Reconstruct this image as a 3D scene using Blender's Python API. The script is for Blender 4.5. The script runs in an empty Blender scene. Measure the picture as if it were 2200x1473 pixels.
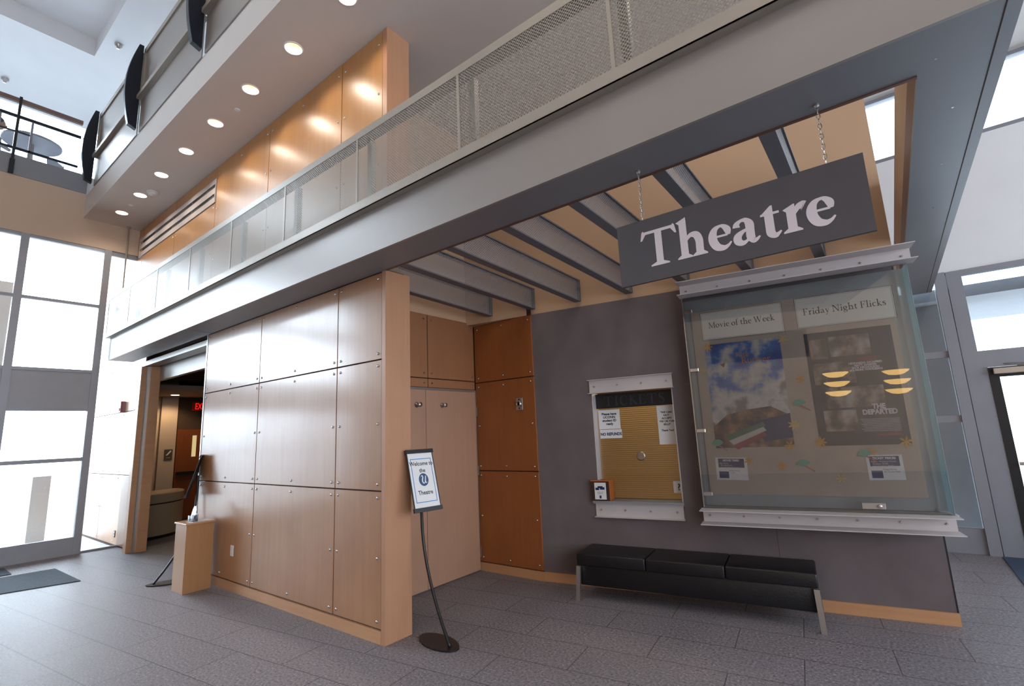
import bpy, bmesh, math, random
from mathutils import Vector, Matrix
random.seed(7)
PI = math.pi
C = bpy.context.scene.collection
SC = bpy.context.scene

# ---------------------------------------------------------------- camera
F_PX = 1050.2
YAW, PITCH, ROLL = -.64997, .17812, -.045066
cy, sy = math.cos(YAW), math.sin(YAW)
fwd = Vector((sy*math.cos(PITCH), cy*math.cos(PITCH), math.sin(PITCH)))
rt0 = Vector((cy, -sy, 0)); up0 = rt0.cross(fwd)
rt = math.cos(ROLL)*rt0 + math.sin(ROLL)*up0
up = -math.sin(ROLL)*rt0 + math.cos(ROLL)*up0
camd = bpy.data.cameras.new('camera'); cam = bpy.data.objects.new('camera', camd); C.objects.link(cam)
cam.matrix_world = Matrix(((rt.x, up.x, -fwd.x, 0), (rt.y, up.y, -fwd.y, 0), (rt.z, up.z, -fwd.z, 1.63), (0, 0, 0, 1)))
camd.sensor_width = 36; camd.lens = F_PX/2200*36; camd.clip_start = .05; camd.clip_end = 300
SC.camera = cam

# ---------------------------------------------------------------- world, view
W_STRENGTH = 7.5
SC.view_settings.view_transform = 'Standard'
try: SC.view_settings.look = 'None'
except Exception: pass
SC.view_settings.gamma = 1; SC.view_settings.exposure = -0.42
SC.view_settings.use_curve_mapping = False
world = bpy.data.worlds.new('sky'); SC.world = world; world.use_nodes = True
bg = world.node_tree.nodes['Background']
bg.inputs[0].default_value = (.80, .885, 1.0, 1); 
wt = world.node_tree                       # hazy sky, much brighter around the low sun outside the left windows
_tc = wt.nodes.new('ShaderNodeTexCoord'); _dp = wt.nodes.new('ShaderNodeVectorMath'); _dp.operation = 'DOT_PRODUCT'
_dp.inputs[1].default_value = Vector((-.92, -.33, .22)).normalized()
_mx = wt.nodes.new('ShaderNodeMath'); _mx.operation = 'MAXIMUM'; _mx.inputs[1].default_value = 0
_pw = wt.nodes.new('ShaderNodeMath'); _pw.operation = 'POWER'; _pw.inputs[1].default_value = 5
_ma = wt.nodes.new('ShaderNodeMath'); _ma.operation = 'MULTIPLY_ADD'; _ma.inputs[1].default_value = 30; _ma.inputs[2].default_value = W_STRENGTH
wt.links.new(_tc.outputs['Generated'], _dp.inputs[0]); wt.links.new(_dp.outputs['Value'], _mx.inputs[0]); wt.links.new(_mx.outputs[0], _pw.inputs[0])
_sx = wt.nodes.new('ShaderNodeSeparateXYZ'); _mr = wt.nodes.new('ShaderNodeMapRange'); _mr.interpolation_type = 'SMOOTHSTEP'
_mr.inputs[1].default_value = -.02; _mr.inputs[2].default_value = .12
_gl = wt.nodes.new('ShaderNodeMath'); _gl.operation = 'MULTIPLY'
wt.links.new(_tc.outputs['Generated'], _sx.inputs[0]); wt.links.new(_sx.outputs[2], _mr.inputs[0])
wt.links.new(_pw.outputs[0], _gl.inputs[0]); wt.links.new(_mr.outputs[0], _gl.inputs[1]); wt.links.new(_gl.outputs[0], _ma.inputs[0]); wt.links.new(_ma.outputs[0], bg.inputs[1])
SC.cycles.max_bounces = 9; SC.cycles.transparent_max_bounces = 16; SC.cycles.diffuse_bounces = 5
SC.cycles.sample_clamp_indirect = 6; SC.cycles.caustics_reflective = False; SC.cycles.caustics_refractive = False

def area(name, loc, direction, sx, sy_, power, color, portal=False, spread=PI):
    l = bpy.data.lights.new(name, 'AREA'); l.shape = 'RECTANGLE'; l.size = sx; l.size_y = sy_
    l.energy = power; l.color = color; l.spread = spread
    if portal: l.cycles.is_portal = True
    o = bpy.data.objects.new(name, l); C.objects.link(o); o.location = loc
    o.rotation_euler = Vector(direction).to_track_quat('-Z', 'Y').to_euler()
    return o
# window openings guide the sky light into the hall (light portals)
area('sky_portal', (-10.78, .45, 2.55), (1, 0, 0), 5.2, 4.4, 1, (1, 1, 1), True)
area('sky_portal', (-14.4, 1.0, 7.9), (1, 0, 0), 3.0, 14, 1, (1, 1, 1), True)
area('sky_portal', (3.8, 8.06, 1.65), (0, -1, 0), 7.4, 3.3, 1, (1, 1, 1), True)
area('sky_portal', (3.8, 8.06, 5.48), (0, -1, 0), 7.4, .95, 1, (1, 1, 1), True)

# ---------------------------------------------------------------- materials
def lin(c):
    if isinstance(c, str): c = [int(c[i:i+2], 16)/255 for i in (0, 2, 4)]
    return tuple((x/12.92 if x <= .04045 else ((x+.055)/1.055)**2.4) for x in c)
def nodes(name):
    m = bpy.data.materials.new(name); m.use_nodes = True
    return m, m.node_tree, m.node_tree.nodes['Principled BSDF']
def N(nt, t, **kw):
    n = nt.nodes.new(t)
    for k, v in kw.items(): setattr(n, k, v)
    return n
def mat(name, col, rough=.5, metal=0, coat=0, var=.06, scale=6, stretch=(1, 1, 1), bump=0, bscale=200, spec=.5, alpha=None):
    """Principled surface whose colour is broken up by procedural noise."""
    m, nt, b = nodes(name)
    c = lin(col)
    tc = N(nt, 'ShaderNodeTexCoord'); mp = N(nt, 'ShaderNodeMapping'); mp.inputs['Scale'].default_value = stretch
    nz = N(nt, 'ShaderNodeTexNoise'); nz.inputs['Scale'].default_value = scale; nz.inputs['Detail'].default_value = 5
    cr = N(nt, 'ShaderNodeValToRGB')
    cr.color_ramp.elements[0].position = .3; cr.color_ramp.elements[1].position = .7
    cr.color_ramp.elements[0].color = (*[x*(1-var) for x in c], 1)
    cr.color_ramp.elements[1].color = (*[min(1, x*(1+var)) for x in c], 1)
    nt.links.new(tc.outputs['Object'], mp.inputs[0]); nt.links.new(mp.outputs[0], nz.inputs['Vector'])
    nt.links.new(nz.outputs['Fac'], cr.inputs[0]); nt.links.new(cr.outputs[0], b.inputs['Base Color'])
    b.inputs['Roughness'].default_value = rough; b.inputs['Metallic'].default_value = metal
    b.inputs['Coat Weight'].default_value = coat; b.inputs['Coat Roughness'].default_value = .12
    b.inputs['Specular IOR Level'].default_value = spec
    if bump:
        n2 = N(nt, 'ShaderNodeTexNoise'); n2.inputs['Scale'].default_value = bscale
        bp = N(nt, 'ShaderNodeBump'); bp.inputs['Strength'].default_value = bump; bp.inputs['Distance'].default_value = .01
        nt.links.new(tc.outputs['Object'], n2.inputs['Vector']); nt.links.new(n2.outputs['Fac'], bp.inputs['Height'])
        nt.links.new(bp.outputs[0], b.inputs['Normal'])
    return m
def emit(name, col, s):
    m = bpy.data.materials.new(name); m.use_nodes = True; nt = m.node_tree
    nt.nodes.clear(); e = N(nt, 'ShaderNodeEmission'); o = N(nt, 'ShaderNodeOutputMaterial')
    e.inputs[0].default_value = (*lin(col), 1); e.inputs[1].default_value = s
    nt.links.new(e.outputs[0], o.inputs[0]); return m
def glass(name, tint=(1, 1, 1), refl=.08, rough=0.0, haze=0.0, hazecol=(.6, .7, .7)):
    """Thin sheet glass: mostly transparent, mirror reflections growing towards grazing angles."""
    m = bpy.data.materials.new(name); m.use_nodes = True; nt = m.node_tree; nt.nodes.clear()
    o = N(nt, 'ShaderNodeOutputMaterial'); t = N(nt, 'ShaderNodeBsdfTransparent'); g = N(nt, 'ShaderNodeBsdfGlossy')
    t.inputs[0].default_value = (*tint, 1); g.inputs['Roughness'].default_value = rough
    f = N(nt, 'ShaderNodeFresnel'); f.inputs[0].default_value = 1.45
    a = N(nt, 'ShaderNodeMath', operation='MULTIPLY_ADD'); a.inputs[1].default_value = 1.0; a.inputs[2].default_value = refl-.04; a.use_clamp = True
    mx = N(nt, 'ShaderNodeMixShader')
    nt.links.new(f.outputs[0], a.inputs[0]); nt.links.new(a.outputs[0], mx.inputs[0])
    src = t
    if haze:
        d = N(nt, 'ShaderNodeBsdfTranslucent'); d.inputs[0].default_value = (*hazecol, 1)
        d2 = N(nt, 'ShaderNodeBsdfDiffuse'); d2.inputs[0].default_value = (*hazecol, 1)
        m1 = N(nt, 'ShaderNodeMixShader'); m1.inputs[0].default_value = .5
        nt.links.new(d.outputs[0], m1.inputs[1]); nt.links.new(d2.outputs[0], m1.inputs[2])
        m2 = N(nt, 'ShaderNodeMixShader'); m2.inputs[0].default_value = haze
        nt.links.new(t.outputs[0], m2.inputs[1]); nt.links.new(m1.outputs[0], m2.inputs[2]); src = m2
    nt.links.new(src.outputs[0], mx.inputs[1]); nt.links.new(g.outputs[0], mx.inputs[2]); nt.links.new(mx.outputs[0], o.inputs[0])
    return m
def wood(name, c1, c2, rough=.32, coat=.35, horiz=False, spec=.5, crough=.28):
    m, nt, b = nodes(name)
    tc = N(nt, 'ShaderNodeTexCoord'); mp = N(nt, 'ShaderNodeMapping')
    mp.inputs['Scale'].default_value = (.6, .6, 14) if horiz else (14, 14, .6)
    nz = N(nt, 'ShaderNodeTexNoise'); nz.inputs['Scale'].default_value = 1.6; nz.inputs['Detail'].default_value = 8; nz.inputs['Roughness'].default_value = .65
    n3 = N(nt, 'ShaderNodeTexNoise'); n3.inputs['Scale'].default_value = 2.3; n3.inputs['Detail'].default_value = 3
    mx = N(nt, 'ShaderNodeMath', operation='ADD')
    hf = N(nt, 'ShaderNodeMath', operation='MULTIPLY'); hf.inputs[1].default_value = .5
    cr = N(nt, 'ShaderNodeValToRGB'); cr.color_ramp.elements[0].position = .3; cr.color_ramp.elements[1].position = .72
    cr.color_ramp.elements[0].color = (*lin(c1), 1); cr.color_ramp.elements[1].color = (*lin(c2), 1)
    nt.links.new(tc.outputs['Object'], mp.inputs[0]); nt.links.new(mp.outputs[0], nz.inputs['Vector'])
    nt.links.new(tc.outputs['Object'], n3.inputs['Vector'])
    nt.links.new(nz.outputs['Fac'], mx.inputs[0]); nt.links.new(n3.outputs['Fac'], mx.inputs[1])
    nt.links.new(mx.outputs[0], hf.inputs[0]); nt.links.new(hf.outputs[0], cr.inputs[0]); nt.links.new(cr.outputs[0], b.inputs['Base Color'])
    b.inputs['Roughness'].default_value = rough; b.inputs['Coat Weight'].default_value = coat
    b.inputs['Coat Roughness'].default_value = crough; b.inputs['Specular IOR Level'].default_value = spec
    return m
def perforated(name, col, axes, px_, pz, r, rough=.45, metal=.3):
    """Sheet metal punched with staggered round holes (holes are transparent)."""
    m, nt, b = nodes(name); b.inputs['Base Color'].default_value = (*lin(col), 1)
    b.inputs['Roughness'].default_value = rough; b.inputs['Metallic'].default_value = metal
    tc = N(nt, 'ShaderNodeTexCoord'); sp = N(nt, 'ShaderNodeSeparateXYZ'); nt.links.new(tc.outputs['Object'], sp.inputs[0])
    def grid(off):
        o = []
        for ax, p in ((axes[0], px_), (axes[1], pz)):
            a = N(nt, 'ShaderNodeMath', operation='MULTIPLY_ADD'); a.inputs[1].default_value = 1/p; a.inputs[2].default_value = off+500
            nt.links.new(sp.outputs[ax], a.inputs[0])
            f = N(nt, 'ShaderNodeMath', operation='FRACT'); nt.links.new(a.outputs[0], f.inputs[0])
            s = N(nt, 'ShaderNodeMath', operation='SUBTRACT'); s.inputs[1].default_value = .5; nt.links.new(f.outputs[0], s.inputs[0])
            k = N(nt, 'ShaderNodeMath', operation='MULTIPLY'); k.inputs[1].default_value = p; nt.links.new(s.outputs[0], k.inputs[0])
            q = N(nt, 'ShaderNodeMath', operation='POWER'); q.inputs[1].default_value = 2
            ab = N(nt, 'ShaderNodeMath', operation='ABSOLUTE'); nt.links.new(k.outputs[0], ab.inputs[0]); nt.links.new(ab.outputs[0], q.inputs[0]); o.append(q)
        s = N(nt, 'ShaderNodeMath', operation='ADD'); nt.links.new(o[0].outputs[0], s.inputs[0]); nt.links.new(o[1].outputs[0], s.inputs[1])
        return s
    g1, g2 = grid(0), grid(.5)
    mn = N(nt, 'ShaderNodeMath', operation='MINIMUM'); nt.links.new(g1.outputs[0], mn.inputs[0]); nt.links.new(g2.outputs[0], mn.inputs[1])
    gt = N(nt, 'ShaderNodeMath', operation='GREATER_THAN'); gt.inputs[1].default_value = r*r; nt.links.new(mn.outputs[0], gt.inputs[0])
    nt.links.new(gt.outputs[0], b.inputs['Alpha'])
    return m

M = {}
M['maple'] = wood('maple_veneer', 'a06f4a', 'b4845c', .36, .48, crough=.16)
M['maple_h'] = wood('maple_edge', 'b8855c', 'cb9c74', .4, .2, True)
M['maple_col'] = wood('maple_solid', 'b08060', 'be8f6e', .4, .2)
M['maple_up'] = wood('maple_upper', 'b07c48', 'c2925c', .36, .3, crough=.28)
M['maple_box'] = wood('maple_box', 'a8794e', 'b4885c', .4, .3)
M['maple_warm_lit'] = wood('warm_lit_veneer', '8f5126', 'a05e2e', .5, .1)  # orange base colour stands in for warm lamp light on the maple
M['lining'] = wood('dark_lining_wood', '5f3d30', '6d4738', .5, .1)
M['amber'] = wood('honey_veneer', '936140', 'a26e4a', .5, .1)
M['door'] = wood('door_maple', 'a98068', 'b38b72', .4, .2)
M['joint'] = mat('dark_joint', '3a2418', .8)
M['screw'] = mat('screw_steel', 'c8c8c8', .25, 1, var=.02)
M['steel'] = mat('brushed_steel', 'b8b4b0', .32, .9, var=.03)
M['chrome'] = mat('chrome', 'd8d8d8', .12, 1, var=.02)
M['alu'] = mat('silver_fascia', 'a19b97', .38, .35, var=.02, scale=2)
M['alu2'] = mat('silver_rail', 'a9a196', .4, .3, var=.02)
M['soffit'] = mat('grey_soffit_panel', '8b8c90', .42, .3, var=.03, scale=2)
M['perf'] = perforated('perforated_aluminium', '9f988f', ('X', 'Z'), .0242, .0242, .0068)
M['perfj'] = perforated('perforated_joist_web', 'a9a8ab', ('Y', 'Z'), .022, .022, .0062)
M['joist'] = mat('joist_paint', '74757c', .45, .3, var=.03)
M['whitemetal'] = mat('white_channel_paint', 'c9c2c2', .45, .1, var=.02)
M['tan'] = mat('tan_paint', 'bd9c7e', .75, var=.02, scale=3)
M['beige'] = mat('beige_paint', 'c2ac98', .8, var=.02, scale=3)
M['ceil'] = mat('ceiling_paint', 'd2ccc8', .7, var=.02, scale=2)
M['white'] = mat('white_paint', 'e8e8ea', .7, var=.02, scale=2)
M['charcoal'] = mat('grey_tackable_wall', '706667', .9, var=.1, scale=3, bump=.15, bscale=400, spec=.2)
M['black'] = mat('black_metal', '17171a', .4, var=.1)
M['blackfin'] = mat('dark_bracket', '1d222c', .35, .2, var=.1)
M['leather'] = mat('black_vinyl', '151417', .38, var=.15, bump=.15, bscale=60)
M['frame'] = mat('grey_window_frame', '96989e', .45, .3, var=.03)
M['frame2'] = mat('silver_mullion', '8e9098', .42, .3, var=.03)
M['spandrel'] = mat('grey_spandrel', '9a9ba0', .5, .2, var=.03)
M['glass'] = glass('window_glass', (.93, .97, .98), .05)
M['caseglass'] = glass('case_glass', (1, 1, 1), .07, haze=.02, hazecol=(.7, .74, .82))  # faint bluish haze painted in for bright things reflected in the pane
M['daylight_glass'] = glass('teal_daylight_pane', (.6, .9, .92), .1, haze=.75, hazecol=(.62, .93, .98))  # bright teal haze painted in for daylight seen through the side pane
M['frost'] = glass('frosted_back', (.85, .92, .93), .06, haze=.7, hazecol=(.8, .88, .92))
M['acrylic'] = glass('clear_acrylic', (.92, .95, .97), .12)
M['mattex'] = mat('entrance_mat', '3f4a55', .95, var=.2, scale=60, bump=.3)
M['mattex2'] = mat('blue_entrance_mat', '33435c', .95, var=.2, scale=60, bump=.3)
M['paper'] = mat('white_paper', 'e4e4e4', .7, var=.015)
M['signpaper'] = mat('cream_sign_card', 'e2dfd6', .6, var=.015)
M['ink'] = mat('dark_ink', '1c1c26', .7)
M['inkblue'] = mat('navy_ink', '20285a', .7)
M['board'] = mat('beige_pinboard', 'b9aa9a', .9, var=.05, scale=5, bump=.1)
M['signgrey'] = mat('sign_charcoal', '4b474b', .6, var=.03)
M['letter'] = mat('sign_letter_grey', 'd3c8cc', .6, var=.01)
M['gold'] = mat('gold_paper', 'c9922e', .7, var=.15, scale=40)
M['gold2'] = mat('pale_gold_paper', 'cdb27a', .7, var=.12, scale=40)
M['mint'] = mat('mint_paper', '6aa58c', .7, var=.12, scale=60)
M['pink'] = mat('pink_stick', 'a8606a', .7)
M['red'] = mat('alarm_red', '8a1d1d', .4)
M['orangewood'] = wood('orange_box_wood', 'b05a20', 'c46c2c', .35, .3)
M['blind'] = mat('blind_slat', 'd8b47a', .45, var=.03)
_b = M['blind'].node_tree; _t = _b.nodes.new('ShaderNodeBsdfTranslucent'); _t.inputs[0].default_value = (.85, .62, .32, 1); _m = _b.nodes.new('ShaderNodeMixShader'); _m.inputs[0].default_value = .55
_o = [n for n in _b.nodes if n.type == 'OUTPUT_MATERIAL'][0]; _b.links.new(_b.nodes['Principled BSDF'].outputs[0], _m.inputs[1]); _b.links.new(_t.outputs[0], _m.inputs[2]); _b.links.new(_m.outputs[0], _o.inputs[0])
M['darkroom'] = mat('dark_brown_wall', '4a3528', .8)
M['browndoor'] = wood('brown_door_wood', '7a4020', '8a4a26', .4, .2)
M['coanter'] = mat('cream_counter', 'c0a585', .4, coat=.3, var=.03)
M['brown'] = mat('brown_plaque', '54463e', .5)
M['handrail'] = mat('brown_handrail', '7c6258', .5)
M['bulb'] = emit('lamp_glow', 'fff0d8', 26)
M['can'] = mat('reflector_cone', 'ffe2bd', .3, .3, var=.01)
M['exit'] = emit('exit_letter_glow', 'ff2010', 1.6)
M['pend'] = emit('bowl_glow', 'ffcf80', 9)
M['skin'] = mat('skin', 'a07a68', .6); M['hair'] = mat('hair', '4a3c36', .8); M['cloth'] = mat('grey_shirt', '8d8b90', .8)
M['concrete'] = mat('pale_exterior', 'd5d5d3', .8, var=.03, scale=1)
M['outgrey'] = mat('canopy_soffit', '8d9199', .7, var=.03)

# floor: rotated rows of speckled granite-look tiles
def floor_mat():
    m, nt, b = nodes('speckled_tile')
    tc = N(nt, 'ShaderNodeTexCoord'); mp = N(nt, 'ShaderNodeMapping'); mp.inputs['Rotation'].default_value = (0, 0, -math.radians(7.5))
    mp.inputs['Location'].default_value = (.18, -.14, 0)
    nt.links.new(tc.outputs['Object'], mp.inputs[0])
    br = N(nt, 'ShaderNodeTexBrick'); br.inputs['Scale'].default_value = 1; br.offset = .45
    br.inputs['Brick Width'].default_value = .98; br.inputs['Row Height'].default_value = .402; br.inputs['Mortar Size'].default_value = .0042
    br.inputs['Mortar Smooth'].default_value = .2; br.inputs['Bias'].default_value = 0
    br.inputs['Color1'].default_value = (.96, .96, .96, 1); br.inputs['Color2'].default_value = (1.04, 1.04, 1.04, 1); br.inputs['Mortar'].default_value = (.42, .41, .40, 1)
    nt.links.new(mp.outputs[0], br.inputs['Vector'])
    n1 = N(nt, 'ShaderNodeTexNoise'); n1.inputs['Scale'].default_value = 55; n1.inputs['Detail'].default_value = 3; n1.inputs['Roughness'].default_value = .7
    cr = N(nt, 'ShaderNodeValToRGB'); e = cr.color_ramp.elements
    e[0].position = .33; e[0].color = (*lin('544f53'), 1); e[1].position = .6; e[1].color = (*lin('89848a'), 1)
    x = cr.color_ramp.elements.new(.70); x.color = (*lin('b2aeb4'), 1); x = cr.color_ramp.elements.new(.46); x.color = (*lin('797479'), 1)
    nt.links.new(tc.outputs['Object'], n1.inputs['Vector']); nt.links.new(n1.outputs['Fac'], cr.inputs[0])
    n2 = N(nt, 'ShaderNodeTexNoise'); n2.inputs['Scale'].default_value = 1.1; n2.inputs['Detail'].default_value = 4
    nt.links.new(tc.outputs['Object'], n2.inputs['Vector'])
    mx = N(nt, 'ShaderNodeMix', data_type='RGBA', blend_type='MULTIPLY'); mx.inputs[0].default_value = 1
    nt.links.new(cr.outputs[0], mx.inputs[6]); nt.links.new(br.outputs['Color'], mx.inputs[7]); nt.links.new(mx.outputs[2], b.inputs['Base Color'])
    rr = N(nt, 'ShaderNodeMapRange'); rr.inputs[3].default_value = .42; rr.inputs[4].default_value = .66
    b.inputs['Specular IOR Level'].default_value = .3
    nt.links.new(n1.outputs['Fac'], rr.inputs[0]); nt.links.new(rr.outputs[0], b.inputs['Roughness'])
    bp = N(nt, 'ShaderNodeBump'); bp.inputs['Strength'].default_value = .25; bp.inputs['Distance'].default_value = .004
    nt.links.new(n1.outputs['Fac'], bp.inputs['Height']); nt.links.new(bp.outputs[0], b.inputs['Normal'])
    return m
M['floor'] = floor_mat()

def pic_mat(name, stops, scale, lo=.35, hi=.65, zgrad=None):
    """Printed picture: noise-driven colour ramp, optional change of mix with height."""
    m, nt, b = nodes(name); tc = N(nt, 'ShaderNodeTexCoord')
    nz = N(nt, 'ShaderNodeTexNoise'); nz.inputs['Scale'].default_value = scale; nz.inputs['Detail'].default_value = 6
    nt.links.new(tc.outputs['Object'], nz.inputs['Vector'])
    v = nz.outputs['Fac']
    if zgrad:
        sp = N(nt, 'ShaderNodeSeparateXYZ'); nt.links.new(tc.outputs['Object'], sp.inputs[0])
        a = N(nt, 'ShaderNodeMath', operation='MULTIPLY_ADD'); a.inputs[1].default_value = zgrad[0]; a.inputs[2].default_value = zgrad[1]
        nt.links.new(sp.outputs[2], a.inputs[0])
        s = N(nt, 'ShaderNodeMath', operation='ADD'); nt.links.new(v, s.inputs[0]); nt.links.new(a.outputs[0], s.inputs[1]); v = s.outputs[0]
    cr = N(nt, 'ShaderNodeValToRGB'); el = cr.color_ramp.elements
    el[0].position = lo; el[0].color = (*lin(stops[0]), 1); el[1].position = hi; el[1].color = (*lin(stops[-1]), 1)
    for i, s_ in enumerate(stops[1:-1]):
        k = el.new(lo+(hi-lo)*(i+1)/(len(stops)-1)); k.color = (*lin(s_), 1)
    nt.links.new(v, cr.inputs[0]); nt.links.new(cr.outputs[0], b.inputs['Base Color']); b.inputs['Roughness'].default_value = .5
    return m

# ---------------------------------------------------------------- mesh helpers
class MB:
    def __init__(s): s.bm = bmesh.new()
    def box(s, x0, y0, z0, x1, y1, z1):
        v = [s.bm.verts.new(p) for p in ((x0, y0, z0), (x1, y0, z0), (x1, y1, z0), (x0, y1, z0), (x0, y0, z1), (x1, y0, z1), (x1, y1, z1), (x0, y1, z1))]
        for f in ((0, 3, 2, 1), (4, 5, 6, 7), (0, 1, 5, 4), (1, 2, 6, 5), (2, 3, 7, 6), (3, 0, 4, 7)): s.bm.faces.new([v[i] for i in f])
        return s
    def quad(s, *p):
        s.bm.faces.new([s.bm.verts.new(q) for q in p]); return s
    def prism(s, pts, d):
        """closed polygon pts (3D, planar) extruded by vector d"""
        d = Vector(d); a = [s.bm.verts.new(p) for p in pts]; b = [s.bm.verts.new(Vector(p)+d) for p in pts]; n = len(pts)
        s.bm.faces.new(a); s.bm.faces.new(b[::-1])
        for i in range(n): s.bm.faces.new((a[i], b[i], b[(i+1) % n], a[(i+1) % n]))
        return s
    def tube(s, pts, r, n=10, cap=True):
        pts = [Vector(p) for p in pts]; rs = r if isinstance(r, (list, tuple)) else [r]*len(pts); rings = []
        for i, p in enumerate(pts):
            d = (pts[min(i+1, len(pts)-1)]-pts[max(i-1, 0)]).normalized()
            a = Vector((0, 0, 1)) if abs(d.z) < .9 else Vector((1, 0, 0))
            u = d.cross(a).normalized(); w = d.cross(u)
            rings.append([s.bm.verts.new(p+rs[i]*(math.cos(2*PI*k/n)*u+math.sin(2*PI*k/n)*w)) for k in range(n)])
        for A, B in zip(rings, rings[1:]):
            for k in range(n): s.bm.faces.new((A[k], A[(k+1) % n], B[(k+1) % n], B[k]))
        if cap: s.bm.faces.new(rings[0]); s.bm.faces.new(rings[-1][::-1])
        return s
    def lathe(s, prof, c=(0, 0, 0), n=28, a0=0, a1=2*PI, axis='Z'):
        full = abs(a1-a0-2*PI) < 1e-6; m = n if full else n+1; rings = []
        for r, z in prof:
            ring = []
            for k in range(m):
                t = a0+(a1-a0)*k/n
                p = (r*math.cos(t), r*math.sin(t), z)
                if axis == 'Y': p = (p[0], p[2], p[1])
                ring.append(s.bm.verts.new((c[0]+p[0], c[1]+p[1], c[2]+p[2])))
            rings.append(ring)
        for A, B in zip(rings, rings[1:]):
            for k in range(n): s.bm.faces.new((A[k], A[(k+1) % m], B[(k+1) % m], B[k]))
        return s
    def disc(s, c, r, n=24, axis='Z'):
        v = []
        for k in range(n):
            t = 2*PI*k/n; p = (r*math.cos(t), r*math.sin(t))
            v.append(s.bm.verts.new((c[0]+p[0], c[1]+p[1], c[2]) if axis == 'Z' else ((c[0]+p[0], c[1], c[2]+p[1]) if axis == 'Y' else (c[0], c[1]+p[0], c[2]+p[1]))))
        s.bm.faces.new(v); return s
    def ball(s, c, r, sub=2, sc=(1, 1, 1)):
        g = bmesh.ops.create_icosphere(s.bm, subdivisions=sub, radius=1)
        for v in g['verts']: v.co = Vector((c[0]+v.co.x*r*sc[0], c[1]+v.co.y*r*sc[1], c[2]+v.co.z*r*sc[2]))
        return s
    def bevel(s, w, seg=2):
        bmesh.ops.bevel(s.bm, geom=list(s.bm.edges), offset=w, segments=seg, affect='EDGES', profile=.5); return s
    def done(s, name, m, parent=None, smooth=False, loc=None, rotz=0, weld=False):
        if weld: bmesh.ops.remove_doubles(s.bm, verts=s.bm.verts, dist=1e-5)
        bmesh.ops.recalc_face_normals(s.bm, faces=s.bm.faces)
        me = bpy.data.meshes.new(name); s.bm.to_mesh(me); s.bm.free()
        me.materials.append(M[m] if isinstance(m, str) else m)
        if smooth:
            for p in me.polygons: p.use_smooth = True
        o = bpy.data.objects.new(name, me); C.objects.link(o)
        if parent: o.parent = parent
        if loc: o.location = loc
        if rotz: o.rotation_euler = (0, 0, rotz)
        return o
def tag(o, label, cat, group=None):
    o['label'] = label; o['category'] = cat
    if group: o['group'] = group
    return o
def thing(name, label, cat, loc=(0, 0, 0), rotz=0, group=None):
    o = bpy.data.objects.new(name, None); C.objects.link(o); o.location = loc; o.rotation_euler = (0, 0, rotz); o.empty_display_size = .1
    return tag(o, label, cat, group)
def struct(o):
    o['kind'] = 'structure'; return o
def kids(o): return [c for c in C.objects if c.parent == o]
def copy_tree(o, parent=None):
    c = o.copy(); C.objects.link(c)
    if parent: c.parent = parent
    for ch in kids(o): copy_tree(ch, c)
    return c
def text(name, s, size, m, parent, loc, align='CENTER', shear=0, bold=0, rot=(PI/2, 0, 0), sx=1, spacing=1, line=1):
    cu = bpy.data.curves.new(name, 'FONT'); cu.body = s; cu.size = size; cu.align_x = align; cu.shear = shear; cu.offset = bold
    cu.space_character = spacing; cu.space_line = line; cu.resolution_u = 3
    t = bpy.data.objects.new(name, cu); C.objects.link(t)
    bpy.context.view_layer.update()
    me = bpy.data.meshes.new_from_object(t.evaluated_get(bpy.context.evaluated_depsgraph_get()))
    bpy.data.objects.remove(t)
    me.materials.clear(); me.materials.append(M[m])
    o = bpy.data.objects.new(name, me); C.objects.link(o); o.parent = parent; o.location = loc; o.rotation_euler = rot; o.scale = (sx, 1, 1)
    return o

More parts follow.
